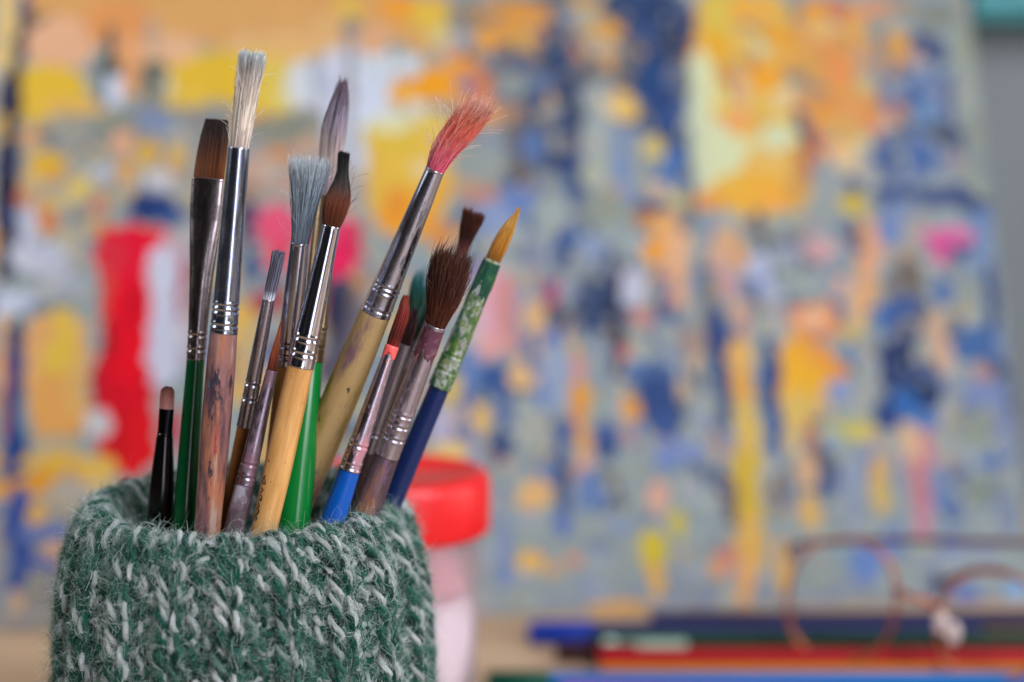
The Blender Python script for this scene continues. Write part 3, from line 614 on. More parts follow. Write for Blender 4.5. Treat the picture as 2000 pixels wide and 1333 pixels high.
pot = empty('brush_pot', (-.0009, 0, 0))
tag(pot, 'round pot in a fuzzy hand knitted green and white wool cover holding the paintbrushes', 'pot')
m_cup = mat('pot_glaze', '06120e', .8)
inner = []
base_prof = [(.0, .0008), (.0385, .0008), (.0400, .03), (.0398, .055), (.0388, .075), (.0372, .0865), (.0356, .0895), (.0350, .0880), (.0348, .06), (.0346, .008), (.0, .006)]
a = np.linspace(0, 2 * np.pi, 96, endpoint=False)
Vc = np.array([[(r * np.cos(t), r * np.sin(t), z) for t in a] for r, z in base_prof]).reshape(-1, 3)
Fc = []
for i in range(len(base_prof) - 1):
    for j in range(96):
        k = (j + 1) % 96
        Fc.append((i * 96 + j, i * 96 + k, (i + 1) * 96 + k, (i + 1) * 96 + j))
new_mesh('inner_cup', Vc, Fc, m_cup, pot)

NC = 42                      # stitches round the pot
PITCHR = 0.0043             # height of a row
W = 2 * np.pi / NC
rows = int(LT / PITCHR) - 1
per = 26
t = np.linspace(0, 2 * np.pi * NC, NC * per + 1)
stitch = np.floor(t / (2 * np.pi) + 1e-9).astype(int) % NC
plies, plycol, plyR, plyRef = [], [], [], []


v_lip = seg[int(np.argmax(prof[:, 1]))]


def smnoise(n, step, amp):
    k = max(4, n // step)
    v = rng.normal(size=k)
    v = np.r_[v, v[0]]
    return np.interp(np.linspace(0, k, n), np.arange(k + 1), v) * amp


c_white = np.array(lin('dbe3e3'))
c_mid = np.array(lin('387668'))
c_dark = np.array(lin('085a48'))
c_deep = np.array(lin('031d19'))
anchorP, anchorN, anchorT, anchorC = [], [], [], []
plyS, plyU = [], []
for r in range(rows + 1):
    v0 = (r + .75) * PITCHR
    jit = smnoise(len(t), 30, .00020)
    jit2 = smnoise(len(t), 22, .00030)
    amp = 0.80 * PITCHR * (1 + smnoise(len(t), 26, .10))
    th = (t + 1.15 * np.sin(2 * t)) / NC + jit2 / .043 + .02
    vpos = v0 - amp * np.cos(t) + jit
    rib = np.cos(np.pi * (t / (2 * np.pi) - .5))      # + on the knit wales, - on the purl wales
    rib = np.tanh(rib * 2.2)
    lip = 1 - .55 * np.exp(-((vpos - v_lip) / .009) ** 2)
    off = -.00095 * np.cos(2 * t) * (0.55 + .45 * rib) + .00090 * rib + smnoise(len(t), 24, .00022) + .0006
    off = off * lip
    C, N = surf(th, vpos, off)
    C[-1] = C[0]
    T = np.gradient(C, axis=0)
    T /= np.linalg.norm(T, axis=1, keepdims=True)
    S = np.cross(T, N)
    S /= np.linalg.norm(S, axis=1, keepdims=True) + 1e-9
    Uv = np.cross(S, T)
    s = np.r_[0, np.cumsum(np.linalg.norm(np.diff(C, axis=0), axis=1))]
    tw = 2 * np.pi * s / .0092 + r * 1.9 + smnoise(len(t), 60, .5)
    for k in range(3):
        ph = tw + k * 2.094
        po = .00064 if k else .00076
        Pk = C + po * (np.cos(ph)[:, None] * S + np.sin(ph)[:, None] * Uv)
        rad = (.00062 if k else .00062) * (1 + smnoise(len(t), 9, .10))
        n1 = smnoise(len(t), 12, 1.0)[:, None]
        if k == 0:
            col = c_white * (1 + n1 * .10)
            g = np.clip(smnoise(len(t), 34, 1.0)[:, None] * 1.2 - .35 - .45 * math.sin(r * 1.35 + 1.2) - (.5 if vpos.mean() > v_lip - .012 else 0), 0, 1)
            col = col * (1 - g) + c_mid * g
        elif k == 1:
            g = np.clip(.45 + n1 * .35, 0, 1)
            col = c_dark * (1 - g) + c_mid * g
        else:
            g = np.clip(.55 + n1 * .3, 0, 1)
            col = c_deep * (1 - g) + c_dark * g
        plies.append(Pk)
        Tk = np.gradient(Pk, axis=0)
        Tk /= np.linalg.norm(Tk, axis=1, keepdims=True) + 1e-12
        Sk = np.cross(Tk, N)
        Sk /= np.linalg.norm(Sk, axis=1, keepdims=True) + 1e-9
        plyS.append(Sk)
        plyU.append(np.cross(Sk, Tk))
        plyR.append(rad)
        plycol.append(np.clip(col, 0, .85))
        plyRef.append(N)
        anchorP.append(Pk)
        anchorN.append(N)
        anchorT.append(np.gradient(Pk, axis=0) / (np.linalg.norm(np.gradient(Pk, axis=0), axis=1, keepdims=True) + 1e-12))
        anchorC.append(np.clip(col, 0, .85))
Vy, Fy, Cy = tubes(np.array(plies), np.array(plyR), 7, np.array(plyRef), np.array(plycol) * .55)
_m = M_YARN
tc = nd(_m, 'ShaderNodeTexCoord')
nz_ = nd(_m, 'ShaderNodeTexNoise')
nz_.inputs['Scale'].default_value = 2600
nz_.inputs['Detail'].default_value = 3
_m.node_tree.links.new(tc.outputs['Object'], nz_.inputs['Vector'])
bump(_m, nz_.outputs['Fac'], .0004, .8)
cover = new_mesh('knitted_cover', Vy, Fy, M_YARN, pot, col=Cy)

aP, aN, aT, aC = (np.concatenate(q) for q in (anchorP, anchorN, anchorT, anchorC))
# the half facing the picture and the upper rows are fluffier in view; the rest gets the same wool more thinly
wgt = np.where(aP[:, 2] > .045, 1.0, .22) * np.where(aP[:, 1] < .012, 1.0, .35)
wgt /= wgt.sum()


def fibres(n, m, lmin, lmax, outw, along, curl, rad, lighten, tw=None):
    i = rng.choice(len(aP), n, p=wgt)
    L = rng.uniform(lmin, lmax, n) ** 1.0
    side = np.cross(aN[i], aT[i])
    side /= np.linalg.norm(side, axis=1, keepdims=True) + 1e-9
    ang = rng.uniform(0, np.pi * 2, n)
    d0 = (side * np.cos(ang)[:, None] + aT[i] * np.sin(ang)[:, None]) * (1 - along) + aT[i] * along * rng.choice([-1, 1], n)[:, None]
    d0 = d0 + aN[i] * (outw * rng.uniform(.1, 1.0, n))[:, None]
    d0 /= np.linalg.norm(d0, axis=1, keepdims=True)
    ax = rng.normal(size=(n, 3)) + aN[i] * .6
    ax /= np.linalg.norm(ax, axis=1, keepdims=True)
    k = rng.normal(size=n) * curl
    P = np.zeros((n, m, 3))
    P[:, 0] = aP[i] + aN[i] * (.00075 * rng.uniform(.3, 1, n))[:, None] + side * (.0006 * rng.normal(size=n))[:, None]
    d = d0
    for q in range(1, m):
        w = k * (1 + .6 * rng.normal(size=n)) / m
        d = d + np.cross(ax, d) * w[:, None]
        d /= np.linalg.norm(d, axis=1, keepdims=True)
        # wool lies back to the cover after a first rise
        d = d - aN[i] * (.16 * (q / m) * rng.uniform(0, 1, n) * outw)[:, None]
        P[:, q] = P[:, q - 1] + d * (L / (m - 1))[:, None]
    R = np.repeat((rad * rng.uniform(.7, 1.3, n))[:, None], m, 1) * np.linspace(1, .55, m)[None]
    c = aC[i] * (1 - lighten) + lighten * np.where(rng.random((n, 1)) < .5, np.array(lin('d4e0dc')), np.array(lin('74a894')))
    c = np.clip(c * rng.uniform(.75, 1.15, (n, 1)), 0, .9)
    return tubes(P, R, 3, cols=np.repeat(c[:, None, :], m, 1))




def spun(n, m, r0, r1, rad):
    """the wool hairs the yarn is spun from: they run along their ply and fray out at the end"""
    PA, SA, UA, CA = np.array(plies), np.array(plyS), np.array(plyU), np.array(plycol)
    npts = PA.shape[1]
    keep = wgt.reshape(PA.shape[0], npts)
    i = rng.choice(keep.size, n, p=keep.ravel())
    pi, si = i // npts, i % npts
    ph = rng.uniform(0, 2 * np.pi, n)
    tws = rng.uniform(.15, .55, n)
    fr = rng.uniform(0, 1, n) ** 2.5
    st = rng.uniform(.55, 1.25, n)
    dirn = rng.choice([-1, 1], n)
    rr0 = r0 + (r1 - r0) * rng.uniform(0, 1, n) ** 1.6
    P = np.zeros((n, m, 3))
    for q in range(m):
        u = (si + dirn * st * q) % (npts - 1)
        i0 = np.floor(u).astype(int)
        w = (u - i0)[:, None]
        i1 = (i0 + 1) % (npts - 1)
        c0 = PA[pi, i0] * (1 - w) + PA[pi, i1] * w
        S = SA[pi, i0] * (1 - w) + SA[pi, i1] * w
        U = UA[pi, i0] * (1 - w) + UA[pi, i1] * w
        a_ = ph + tws * q
        rr_ = (rr0 + fr * (q / (m - 1)) ** 1.5 * .0018)[:, None]
        P[:, q] = c0 + rr_ * (np.cos(a_)[:, None] * S + np.sin(a_)[:, None] * U)
    R = np.repeat((rad * rng.uniform(.6, 1.35, n))[:, None], m, 1) * np.linspace(1, .6, m)[None]
    c = CA[pi, si] * rng.uniform(.55, 1.35, (n, 1))
    g = rng.random((n, 1))
    c = np.where(g < .10, np.array(lin('a9c8b8')), c)
    c = np.where((g > .10) & (g < .20), CA[(pi + 1) % len(CA), si] * .8, c)
    return tubes(P, R, 3, cols=np.repeat(np.clip(c, 0, .8)[:, None, :], m, 1))


parts = [spun(150000, 5, .00054, .00120, .000044),
         fibres(56000, 5, .0012, .0036, 1.0, .15, 2.4, .000032, .36),
         fibres(24000, 8, .003, .0080, 1.1, .0, 4.8, .000030, .52)]
off_ = 0
VV, FF, CC = [], [], []
for v_, f_, c_ in parts:
    VV.append(v_)
    FF.append(f_ + off_)
    CC.append(c_)
    off_ += len(v_)
new_mesh('wool_fuzz', np.concatenate(VV), np.concatenate(FF), M_FUZZ, cover, col=np.concatenate(CC))

# ------------------------------------------------------------------ paintbrushes


def hair(L, rx, ry, z0, prof, grad, n=650, bend=((0, 0), (1, 0)), ybend=0.0, lenj=.06, dome=0.0, clump=0.0, nclump=14,
         curl=.00015, rad=.00006, stray=0, straylen=.6, core=.86, straycol=None, sslant=0.0, dark=1.0):
    """a tuft of separate hairs rising from the ferrule mouth at z0 (own axis z)"""
    m = 9
    s = np.linspace(0, 1, m)
    rho = np.sqrt(rng.uniform(.25, 1, n))
    ph = rng.uniform(0, 2 * np.pi, n)
    bx, by = rho * np.cos(ph), rho * np.sin(ph)
    ln = L * (1 - dome * rho ** 2 + rng.normal(size=n) * lenj + sslant * bx)
    S = np.interp(s, [q[0] for q in prof], [q[1] for q in prof])
    B = np.interp(s, [q[0] for q in bend], [q[1] for q in bend])
    # smooth the bend
    B = np.interp(s, np.linspace(0, 1, 40), np.convolve(np.pad(np.interp(np.linspace(0, 1, 40), [q[0] for q in bend], [q[1] for q in bend]), 5, mode='reflect', reflect_type='odd'), np.ones(11) / 11, 'valid'))
    P = np.zeros((n, m, 3))
    sl = (ln / L)[:, None] * s[None]
    Sx = np.interp(sl, s, S)
    Bx = np.interp(sl, s, B)
    if clump:
        cc = rng.integers(0, n, nclump)
        dist = (bx[:, None] - bx[cc][None]) ** 2 + (by[:, None] - by[cc][None]) ** 2
        w = cc[np.argmin(dist, 1)]
        tx, ty = bx[w], by[w]
    else:
        tx, ty = bx, by
    k = clump * s[None] ** 1.5
    X = bx[:, None] * (1 - k) + tx[:, None] * k
    Yy = by[:, None] * (1 - k) + ty[:, None] * k
    wob = (rng.normal(size=(n, 1)) * s ** 2 + rng.normal(size=(n, 1)) * np.sin(s * 5 + rng.uniform(0, 6, (n, 1))) * s) * curl
    wob2 = (rng.normal(size=(n, 1)) * s ** 2 + rng.normal(size=(n, 1)) * np.sin(s * 5 + rng.uniform(0, 6, (n, 1))) * s) * curl
    P[:, :, 0] = X * rx * Sx + Bx + wob
    P[:, :, 1] = Yy * ry * Sx + wob2 + ybend * sl ** 2
    P[:, :, 2] = z0 - .0008 + sl * L
    G = np.array([lin(g[1]) for g in grad])
    gs = [g[0] for g in grad]
    cols = np.stack([np.interp(sl, gs, G[:, i]) for i in range(3)], -1) * rng.uniform(.45, 1.55, (n, 1, 1)) * dark
    R = rad * 1.15 * rng.uniform(.6, 1.4, (n, 1)) * np.interp(s, [0, .75, 1], [1, .9, .35])[None]
    out = [tubes(P, R, 4, cols=np.clip(cols, 0, .9))]
    # packed heart of the tuft
    mc, kc = 12, 18
    sc_ = np.linspace(0, 1, mc)
    cz = z0 - .0008 + sc_ * L * core
    cS = np.interp(sc_ * core, s, S) * np.interp(sc_, [0, .8, 1], [.84, .72, .25])
    cB = np.interp(sc_ * core, s, B)
    a = np.linspace(0, 2 * np.pi, kc, endpoint=False)
    lump = 1 + .10 * np.sin(a * 5 + 1)[None] * sc_[:, None]
    V = np.stack([cB[:, None] + rx * cS[:, None] * np.cos(a)[None] * lump, ry * cS[:, None] * np.sin(a)[None] * lump + ybend * (sc_[:, None] * core) ** 2,
                  np.repeat(cz[:, None], kc, 1)], -1).reshape(-1, 3)
    b = (np.arange(mc - 1) * kc)[:, None]
    j = np.arange(kc)[None]
    Fq = np.stack([b + j, b + (j + 1) % kc, b + kc + (j + 1) % kc, b + kc + j], -1).reshape(-1, 4)
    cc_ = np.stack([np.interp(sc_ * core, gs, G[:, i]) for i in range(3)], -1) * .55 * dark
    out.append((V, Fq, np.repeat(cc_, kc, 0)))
    if stray:
        ms = 8
        ss = np.linspace(0, 1, ms)
        a0 = rng.uniform(0, 2 * np.pi, stray)
        st = rng.uniform(.0, .75, stray)
        r0 = np.interp(st, s, S)
        P = np.zeros((stray, ms, 3))
        dx, dy = np.cos(a0), np.sin(a0)
        tilt = rng.uniform(.25, 1.1, stray)
        LL = L * straylen * rng.uniform(.4, 1.1, stray)
        cv = rng.normal(size=stray) * .7
        q = tilt[:, None] + cv[:, None] * ss[None] * .6
        stp = LL[:, None] / ms
        P[:, :, 0] = (dx * rx * r0 * .9 + np.interp(st, s, B))[:, None] + np.cumsum(np.sin(q) * stp, 1) * dx[:, None]
        P[:, :, 1] = (dy * ry * r0 * .9)[:, None] + np.cumsum(np.sin(q) * stp, 1) * dy[:, None]
        P[:, :, 2] = (z0 + st * L)[:, None] + np.cumsum(np.cos(q) * stp, 1)
        scol = np.array(lin(straycol)) if straycol else G[-1]
        cl = np.repeat(np.repeat(scol[None, None], stray, 0), ms, 1) * rng.uniform(.7, 1.2, (stray, 1, 1))
        out.append(tubes(P, np.full((stray, ms), rad * .62), 3, cols=np.clip(cl, 0, .9)))
    return out


def merge(lst):
    o, V, F, C = 0, [], [], []
    for v, f, c in lst:
        V.append(v)
        F.append(f + o)
        C.append(c)
        o += len(v)
    return np.concatenate(V), np.concatenate(F), np.concatenate(C)


def brush(label, rim, top, fer, crimps, hand, m_fer, m_hand, tuft, flat=None, group=None, end=.0105, blunt=False, fer_label=None, handle_bot=None):
    """rim, top: where the stick crosses the pot's mouth / where the ferrule ends (px, py, depth);
    fer, hand: (py, width px) along the stick; crimps: py of the pressed rings"""
    A, B = at(*rim), at(*top)
    ax = (B - A).normalized()
    low = A - ax * ((A.z - end) / ax.z)
    zx = (Vector((1, 0, 0)) - ax * ax.x).normalized()
    zy = ax.cross(zx)
    M = Matrix.Identity(4)
    for i in range(3):
        M[i][0], M[i][1], M[i][2], M[i][3] = zx[i], zy[i], ax[i], low[i]
    root = empty('paintbrush', mat=M)
    tag(root, label, 'paintbrush', group)
    za, zb = (A - low).length, (B - low).length

    def Z(py):
        return za + (py - rim[1]) / (top[1] - rim[1]) * (zb - za)

    def Wd(px, py):
        f = (py - rim[1]) / (top[1] - rim[1])
        return mm(px, rim[2] + (top[2] - rim[2]) * f) / 2
    # ferrule
    fz = [Z(p[0]) for p in fer][::-1]
    fr = [Wd(p[1], p[0]) for p in fer][::-1]
    z = np.arange(fz[0], fz[-1], .00022)
    rr = np.interp(z, fz, fr)
    for c in crimps:
        zc = Z(c)
        rr = rr - .00019 * np.exp(-((z - zc) / .00024) ** 2) + .00009 * np.exp(-((z - zc - .0006) / .0003) ** 2) + .00009 * np.exp(-((z - zc + .0006) / .0003) ** 2)
    rr = rr + .00010 * np.exp(-((z - fz[-1]) / .00022) ** 2) + .00004 * np.exp(-((z - fz[0]) / .0003) ** 2)
    zz = np.r_[z[0], z, z[-1] + .00012, z[-1] + .00008]
    rr = np.r_[rr[0] * .9, rr, rr[-1] * .95, rr[-1] * .82]
    ryy = rr.copy()
    rxx = rr.copy()
    if flat:                                          # flattened towards its mouth
        ff = [Z(q[0]) for q in flat][::-1]
        fv = [q[1] for q in flat][::-1]
        ryy = rr * np.interp(zz, ff, fv)
    Cn = np.stack([zz * 0, zz * 0, zz], -1)
    V, F = rings(Cn, rxx, ryy, 40)
    fo = new_mesh('ferrule', V, F, m_fer, root)
    if fer_label: fo['label'] = fer_label
    # handle
    hz = [Z(p[0]) for p in hand][::-1]
    hr = [Wd(p[1], p[0]) for p in hand][::-1]
    hz = [0.0, .0012, .004] + hz + [fz[0] + .0006]
    tail = handle_bot or hr[0] * .62
    hr = [tail * .25, tail * .8, tail] + hr + [hr[-1]]
    z = np.linspace(0, hz[-1], 160)
    rr = np.interp(z, hz, hr)
    rr = np.convolve(np.pad(rr, 4, mode='edge'), np.ones(9) / 9, 'valid')
    rr[0] = hr[0]
    rr = np.minimum(rr, np.where(z > fz[0] - .0001, fr[0] * .97, 9))
    V, F = rings(np.stack([z * 0, z * 0, z], -1), rr, None, 40)
    new_mesh('handle', V, F, m_hand, root)
    # hair
    tp = dict(tuft)
    r_m = fr[-1]
    ryf = (flat[0][1] if flat else 1.0)
    Lh = mm(tp.pop('len'), top[2])
    bend = [(a_, mm(b_, top[2])) for a_, b_ in tp.pop('bend', ((0, 0), (1, 0)))]
    V, F, C = merge(hair(Lh, r_m * .95, r_m * .93 * ryf, fz[-1], tp.pop('prof'), tp.pop('grad'), bend=bend, **tp))
    new_mesh('bristles', V, F, M_BRISTLE, root, col=C)
    return root, Z, Wd, fz, fr


steel = metal('polished_ferrule', 'c9cad0', .17)
steel_worn = metal('scuffed_ferrule', 'bfc0c6', .26, [('4a4a4e', 900, .35, .56, .64)])
steel_dirty = metal('paint_spotted_ferrule', 'bcb6be', .28, [('a07080', 500, .4, .53, .70), ('6a3848', 900, .5, .63, .68)])
nickel = metal('dark_nickel_ferrule', '9c8e88', .22)
gold = metal('brass_toned_ferrule', 'a48a66', .28)
G = 'paintbrushes standing in the knitted pot'

# 1 small black filbert, far left
brush('tiny short black brush with a rounded pinkish brown tip, leftmost in the knitted pot', (313, 1000, -.013), (325.5, 798, -.014),
      [(798, 29), (840, 29), (850, 31)], [], [(852, 32), (900, 40), (950, 48), (1000, 52)],
      metal('black_coated_ferrule', '1a1a1c', .3), mat('black_lacquer', '040404', .16), 
      dict(len=53, prof=[(0, .96), (.5, 1.0), (.8, .98), (1, .72)], grad=[(0, '9a7070'), (.5, '8a5a50'), (1, '5c2e20')], n=900, lenj=.015, dome=.18, curl=.00004, core=.95),
      flat=[(798, .6), (850, 1.0)], group=G)
# 2 flat brown brush, dark green handle
brush('flat brush with dark chestnut hair and a deep green handle', (361, 1005, -.015), (407, 349, -.009),
      [(349, 64), (400, 64), (470, 56), (540, 46), (640, 37), (703, 35)], [655, 683], [(706, 35), (760, 37), (850, 41), (1005, 45)],
      nickel, mat('deep_green_lacquer', '064a26', .18, Coat_Weight=.15),
      dict(len=120, prof=[(0, .98), (.4, .97), (.8, .86), (1, .72)], grad=[(0, '7a3c0c'), (.25, '8c4a10'), (.6, '5a2806'), (.85, '2a0e04'), (1, '3c1208')], n=1500, dark=.66, lenj=.012,
           bend=((0, 0), (1, 8)), curl=.00005, core=.95),
      flat=[(349, .30), (430, .38), (560, .85), (640, 1.0)], group=G)
# 3 white hog brush
brush('tall round brush with stiff off-white bristles and a mauve-stained wooden handle', (407, 1012, -.025), (467, 288, -.026),
      [(288, 41), (400, 45), (600, 51), (646, 54)], [592, 602, 630], [(648, 53), (720, 57), (850, 58), (930, 55), (1012, 52)],
      metal('cylinder_ferrule', 'b4bac2', .2, [('8c9098', 700, .3, .68, .74)]),
      worn('mauve_stained_wood', ['8a605c', ('503840', 130, .22, .44, .54), ('a4684c', 190, .12, .50, .60), ('a89c90', 150, .15, .56, .66), ('342c38', 260, .3, .60, .65), ('98303c', 240, .2, .63, .68), ('3c6478', 420, .6, .69, .71)], .6, .00016),
      dict(len=184, prof=[(0, .98), (.5, 1.12), (.85, 1.22), (1, 1.38)], grad=[(0, 'b8a8a0'), (.3, 'd8c8b8'), (.7, 'cfc2b4'), (.88, 'a8a29c'), (1, 'c8d0d4')], n=1100, lenj=.03,
           bend=((0, 0), (1, 10)), clump=.45, nclump=26, curl=.00022, rad=.000075, stray=70, straylen=.18, straycol='d0ccc4'), group=G)
# 4 small grey bristle brush
brush('slim brush with a short square grey tip crusted white at its base', (446, 1010, -.012), (525, 583, -.021),
      [(583, 24), (680, 28), (760, 31), (828, 34)], [745, 774], [(830, 31), (900, 33), (1010, 34)],
      metal('violet_smeared_ferrule', 'b8b4ba', .24, [('5a4a98', 420, .5, .63, .66), ('8c8490', 800, .4, .66, .70)]),
      worn('orange_brown_wood', ['8a5426', ('6b3c1a', 200, .2, .45, .62)], .4),
      dict(len=100, prof=[(0, .96), (.5, 1.02), (1, 1.12)], grad=[(0, 'd8dce4'), (.12, 'c0c4d0'), (.22, '6a6878'), (.7, '5a5a6c'), (1, '6c7080')], n=420, lenj=.03,
           bend=((0, 0), (1, 3)), clump=.35, nclump=9, rad=.00008, curl=.00008), group=G)
# 5 rust pointed liner
brush('thin brush with a rust red point and a silver-smeared mauve ferrule', (463, 1012, -.023), (531, 724, -.0225),
      [(724, 22), (800, 28), (860, 33), (946, 37)], [905, 930], [(948, 38), (980, 41), (1012, 42)],
      metal('plum_smeared_ferrule', 'a89aa4', .3, [('7c5864', 260, .35, .46, .60), ('b0a4b4', 420, .4, .60, .68)]),
      worn('silvered_wood', ['5c4a50', ('9a94a0', 180, .5, .50, .62)], .35),
      dict(len=104, prof=[(0, .90), (.3, .88), (.6, .55), (.9, .16), (1, .06)], grad=[(0, '4a1c10'), (.4, '8a3c18'), (.8, '9c4c24'), (1, '7c3018')], n=420, lenj=.03,
           bend=((0, 0), (1, -4)), curl=.00003, rad=.00005, core=.92), group=G)
# 6 blue-grey mop
brush('round brush whose pale blue-grey hair splays outwards above a polished ferrule', (532, 1000, -.010), (586, 474, -.021),
      [(474, 37), (560, 42), (660, 46), (705, 46)], [668, 690], [(708, 44), (800, 46), (1000, 50)],
      steel, worn('pale_wood', ['c09858', ('a87c40', 200, .2, .45, .62)], .5),
      dict(len=160, prof=[(0, .96), (.3, 1.15), (.6, 1.55), (.85, 1.95), (1, 2.35)], grad=[(0, '5c6874'), (.35, '7c8c9c'), (.75, '98aab8'), (1, 'c4d0d8')], n=1500, lenj=.06,
           bend=((0, 0), (1, 4)), clump=.35, nclump=40, curl=.00035, rad=.00005, stray=60, straylen=.35, straycol='c0ccd4', core=.8), group=G)
# 7 brown round with black hooked tip
b7, Z7, W7, fz7, fr7 = brush('brush with bulging red-brown hair pinched into a black tip, on a tan handle', (519, 1022, -.0250), (648, 441, -.027),
      [(441, 35), (540, 42), (640, 50), (712, 53)], [657, 686], [(714, 51), (800, 54), (900, 56), (1022, 52)],
      metal('mirror_ferrule', 'd2d2d6', .12), worn('tan_wood', ['d6a466', ('b88448', 240, .10, .42, .60), ('946234', 160, .12, .60, .70), ('6c4828', 700, .6, .66, .69)], .38, .00004, .25),
      dict(len=146, prof=[(0, .92), (.18, 1.38), (.36, 1.60), (.55, 1.25), (.72, .66), (.9, .60), (1, .66)], grad=[(0, '5a2a18'), (.4, '8a4220'), (.56, '3c1a10'), (.68, '0c0808'), (1, '060505')], n=1300, dark=.62,
           lenj=.02, bend=((0, 0), (.3, -1), (.6, 3), (.8, -3), (1, -7)), curl=.00008, rad=.00006, stray=26, straylen=.3, straycol='5c4034', clump=.2, nclump=30, core=.95), group=G)
# the printed script on the tan handle
m_ink = mat('black_print', '14100e', .5)
sx = W7(54, 940)
ink_paths = []
for k, (py0, shape) in enumerate([(930, [(0, 0), (.8, .5), (1.2, 1.4), (.2, 1.5), (-.3, .6), (.6, -.4)]), (952, [(0, 0), (.9, .3), (.2, 1.1)]), (965, [(0, 0), (1, .4), (.9, 1.3), (.1, 1.0)]),
                                  (980, [(0, 0), (.7, .9), (0, 1.4)]), (993, [(0, 0), (1.0, .2), (.7, 1.2), (-.1, 1.2)]), (1005, [(0, .2), (.9, .8), (.1, 1.5)])]):
    q = smooth_path([(a_, b_, 0) for a_, b_ in shape], 24)
    zq = Z7(py0) - q[:, 1] * .0010
    angq = math.radians(222) + q[:, 0] * .20
    rq = np.full(24, sx + .00003)
    ink_paths.append(np.stack([rq * np.cos(angq), rq * np.sin(angq), zq], -1))
V, F, _ = tubes(np.array(ink_paths), np.full((len(ink_paths), 24), .00014), 6)
h7 = [c for c in b7.children if c.name.startswith('handle')][0]
new_mesh('printed_script', V, F, m_ink, h7)
# 8 purple-grey tip, bright green handle
brush('tall brush with lilac-grey hair on a bright green handle', (575, 1026, -.017), (640, 385, -.004),
      [(385, 44), (500, 48), (640, 50), (711, 47)], [648, 682], [(714, 46), (790, 52), (880, 58), (1026, 63)],
      gold, mat('bright_green_lacquer', '04702c', .22, Coat_Weight=.12),
      dict(len=222, prof=[(0, .95), (.35, 1.1), (.62, 1.22), (.82, 1.08), (.95, .70), (1, .45)], grad=[(0, '8c7c88'), (.4, 'a8948c'), (.7, '84788c'), (1, '5c4454')], n=1200, lenj=.04,
           bend=((0, 0), (.6, -1), (1, 8)), clump=.5, nclump=11, curl=.00018, rad=.00007, core=.72), group=G)
# 9 pink brush
brush('large brush with ragged coral pink hair bent right and an olive-smudged handle', (572, 1000, -.007), (850, 332, -.022),
      [(332, 37), (420, 44), (520, 52), (601, 60)], [548, 556, 590], [(604, 60), (700, 68), (850, 72), (1000, 66)],
      metal('scratched_ferrule', 'bcbcc4', .22, [('5a5a5e', 420, .3, .56, .62), ('d0d0d0', 800, .4, .66, .70)]),
      worn('olive_smudged_wood', ['a88c5e', ('807426', 80, .35, .50, .60), ('74585c', 100, .3, .52, .62), ('a4542c', 150, .3, .62, .67), ('3c3224', 300, .5, .62, .66), ('4c6434', 170, .4, .64, .69)], .55, .00016),
      dict(len=158, prof=[(0, .95), (.3, 1.4), (.6, 1.6), (.85, 1.5), (1, 1.35)], grad=[(0, 'b84868'), (.2, 'e86880'), (.5, 'e86a60'), (.8, 'e07a60'), (1, 'd8a090')], n=1400, lenj=.09, dome=.14,
           bend=((0, 0), (.3, 2), (.6, 14), (1, 36)), clump=.7, nclump=22, curl=.0006, rad=.00006, stray=130, straylen=.45, straycol='f0ccc4', core=.72), group=G)
# 10b plum brush behind
brush('slim brush with a dark plum tip, half hidden behind the red-tipped brush', (668, 1005, -.006), (789, 672, -.008),
      [(672, 27), (760, 32), (880, 36)], [845], [(882, 36), (1005, 40)], metal('dull_ferrule', 'a4a0a8', .3), worn('dark_plum_wood', ['4a343c', ('60505c', 200, .3, .5, .62)], .5),
      dict(len=74, prof=[(0, .95), (.4, 1.15), (.7, .9), (1, .3)], grad=[(0, '3c2430'), (1, '5c2c38')], n=420, lenj=.04, bend=((0, 0), (1, -2)), rad=.00006), group=G)
# 10 red tip, blue handle
b10, *_ = brush('brush with a curved dark red tip, coral-painted ferrule top and blue handle', (646, 1027, -.0205), (766, 676, -.0205),
      [(676, 25), (740, 30), (830, 37), (917, 44)], [868, 905, 910], [(920, 42), (980, 47), (1027, 50)],
      metal('pink_smeared_ferrule', 'c0b4bc', .24, [('b87884', 330, .3, .54, .66), ('d8702c', 420, .6, .66, .68), ('70605c', 900, .5, .66, .70)]),
      worn('blue_lacquer_worn', ['0550a8', ('043c8c', 120, .4, .5, .62), ('703a58', 240, .3, .68, .74)], .3, coat=.3, grain=False),
      dict(len=104, prof=[(0, .95), (.3, 1.1), (.6, 1.12), (.85, .9), (1, .5)], grad=[(0, '7c1c14'), (.3, '4c120c'), (.7, '7c2418'), (1, '8c3020')], n=700, lenj=.03,
           bend=((0, 0), (.4, 0), (.75, 1), (1, -6)), curl=.00008, rad=.00006, clump=.3, nclump=12), group=G)
# coral paint collar
A10, B10 = at(646, 1027, -.0205), at(766, 676, -.0205)
f10 = [c for c in b10.children if c.name.startswith('ferrule')][0]
zt = max(v.co.z for v in f10.data.vertices)
zs = np.linspace(zt - .0024, zt + .0002, 10)
r_c = mm(25.5, -.0205) / 2
Vr, Fr = rings(np.stack([zs * 0, zs * 0, zs], -1), np.array([r_c * 1.04, r_c * 1.07, r_c * 1.08, r_c * 1.09, r_c * 1.08, r_c * 1.09, r_c * 1.1, r_c * 1.1, r_c * 1.06, r_c * .9]), None, 32)
Vr = np.array(Vr)
k = Vr[:, 2] < zt - .0018
Vr[k, 2] += .0007 * np.sin(np.arctan2(Vr[k, 1], Vr[k, 0]) * 3)
new_mesh('dried_paint', Vr, Fr, mat('coral_paint', 'f0605c', .35), f10)
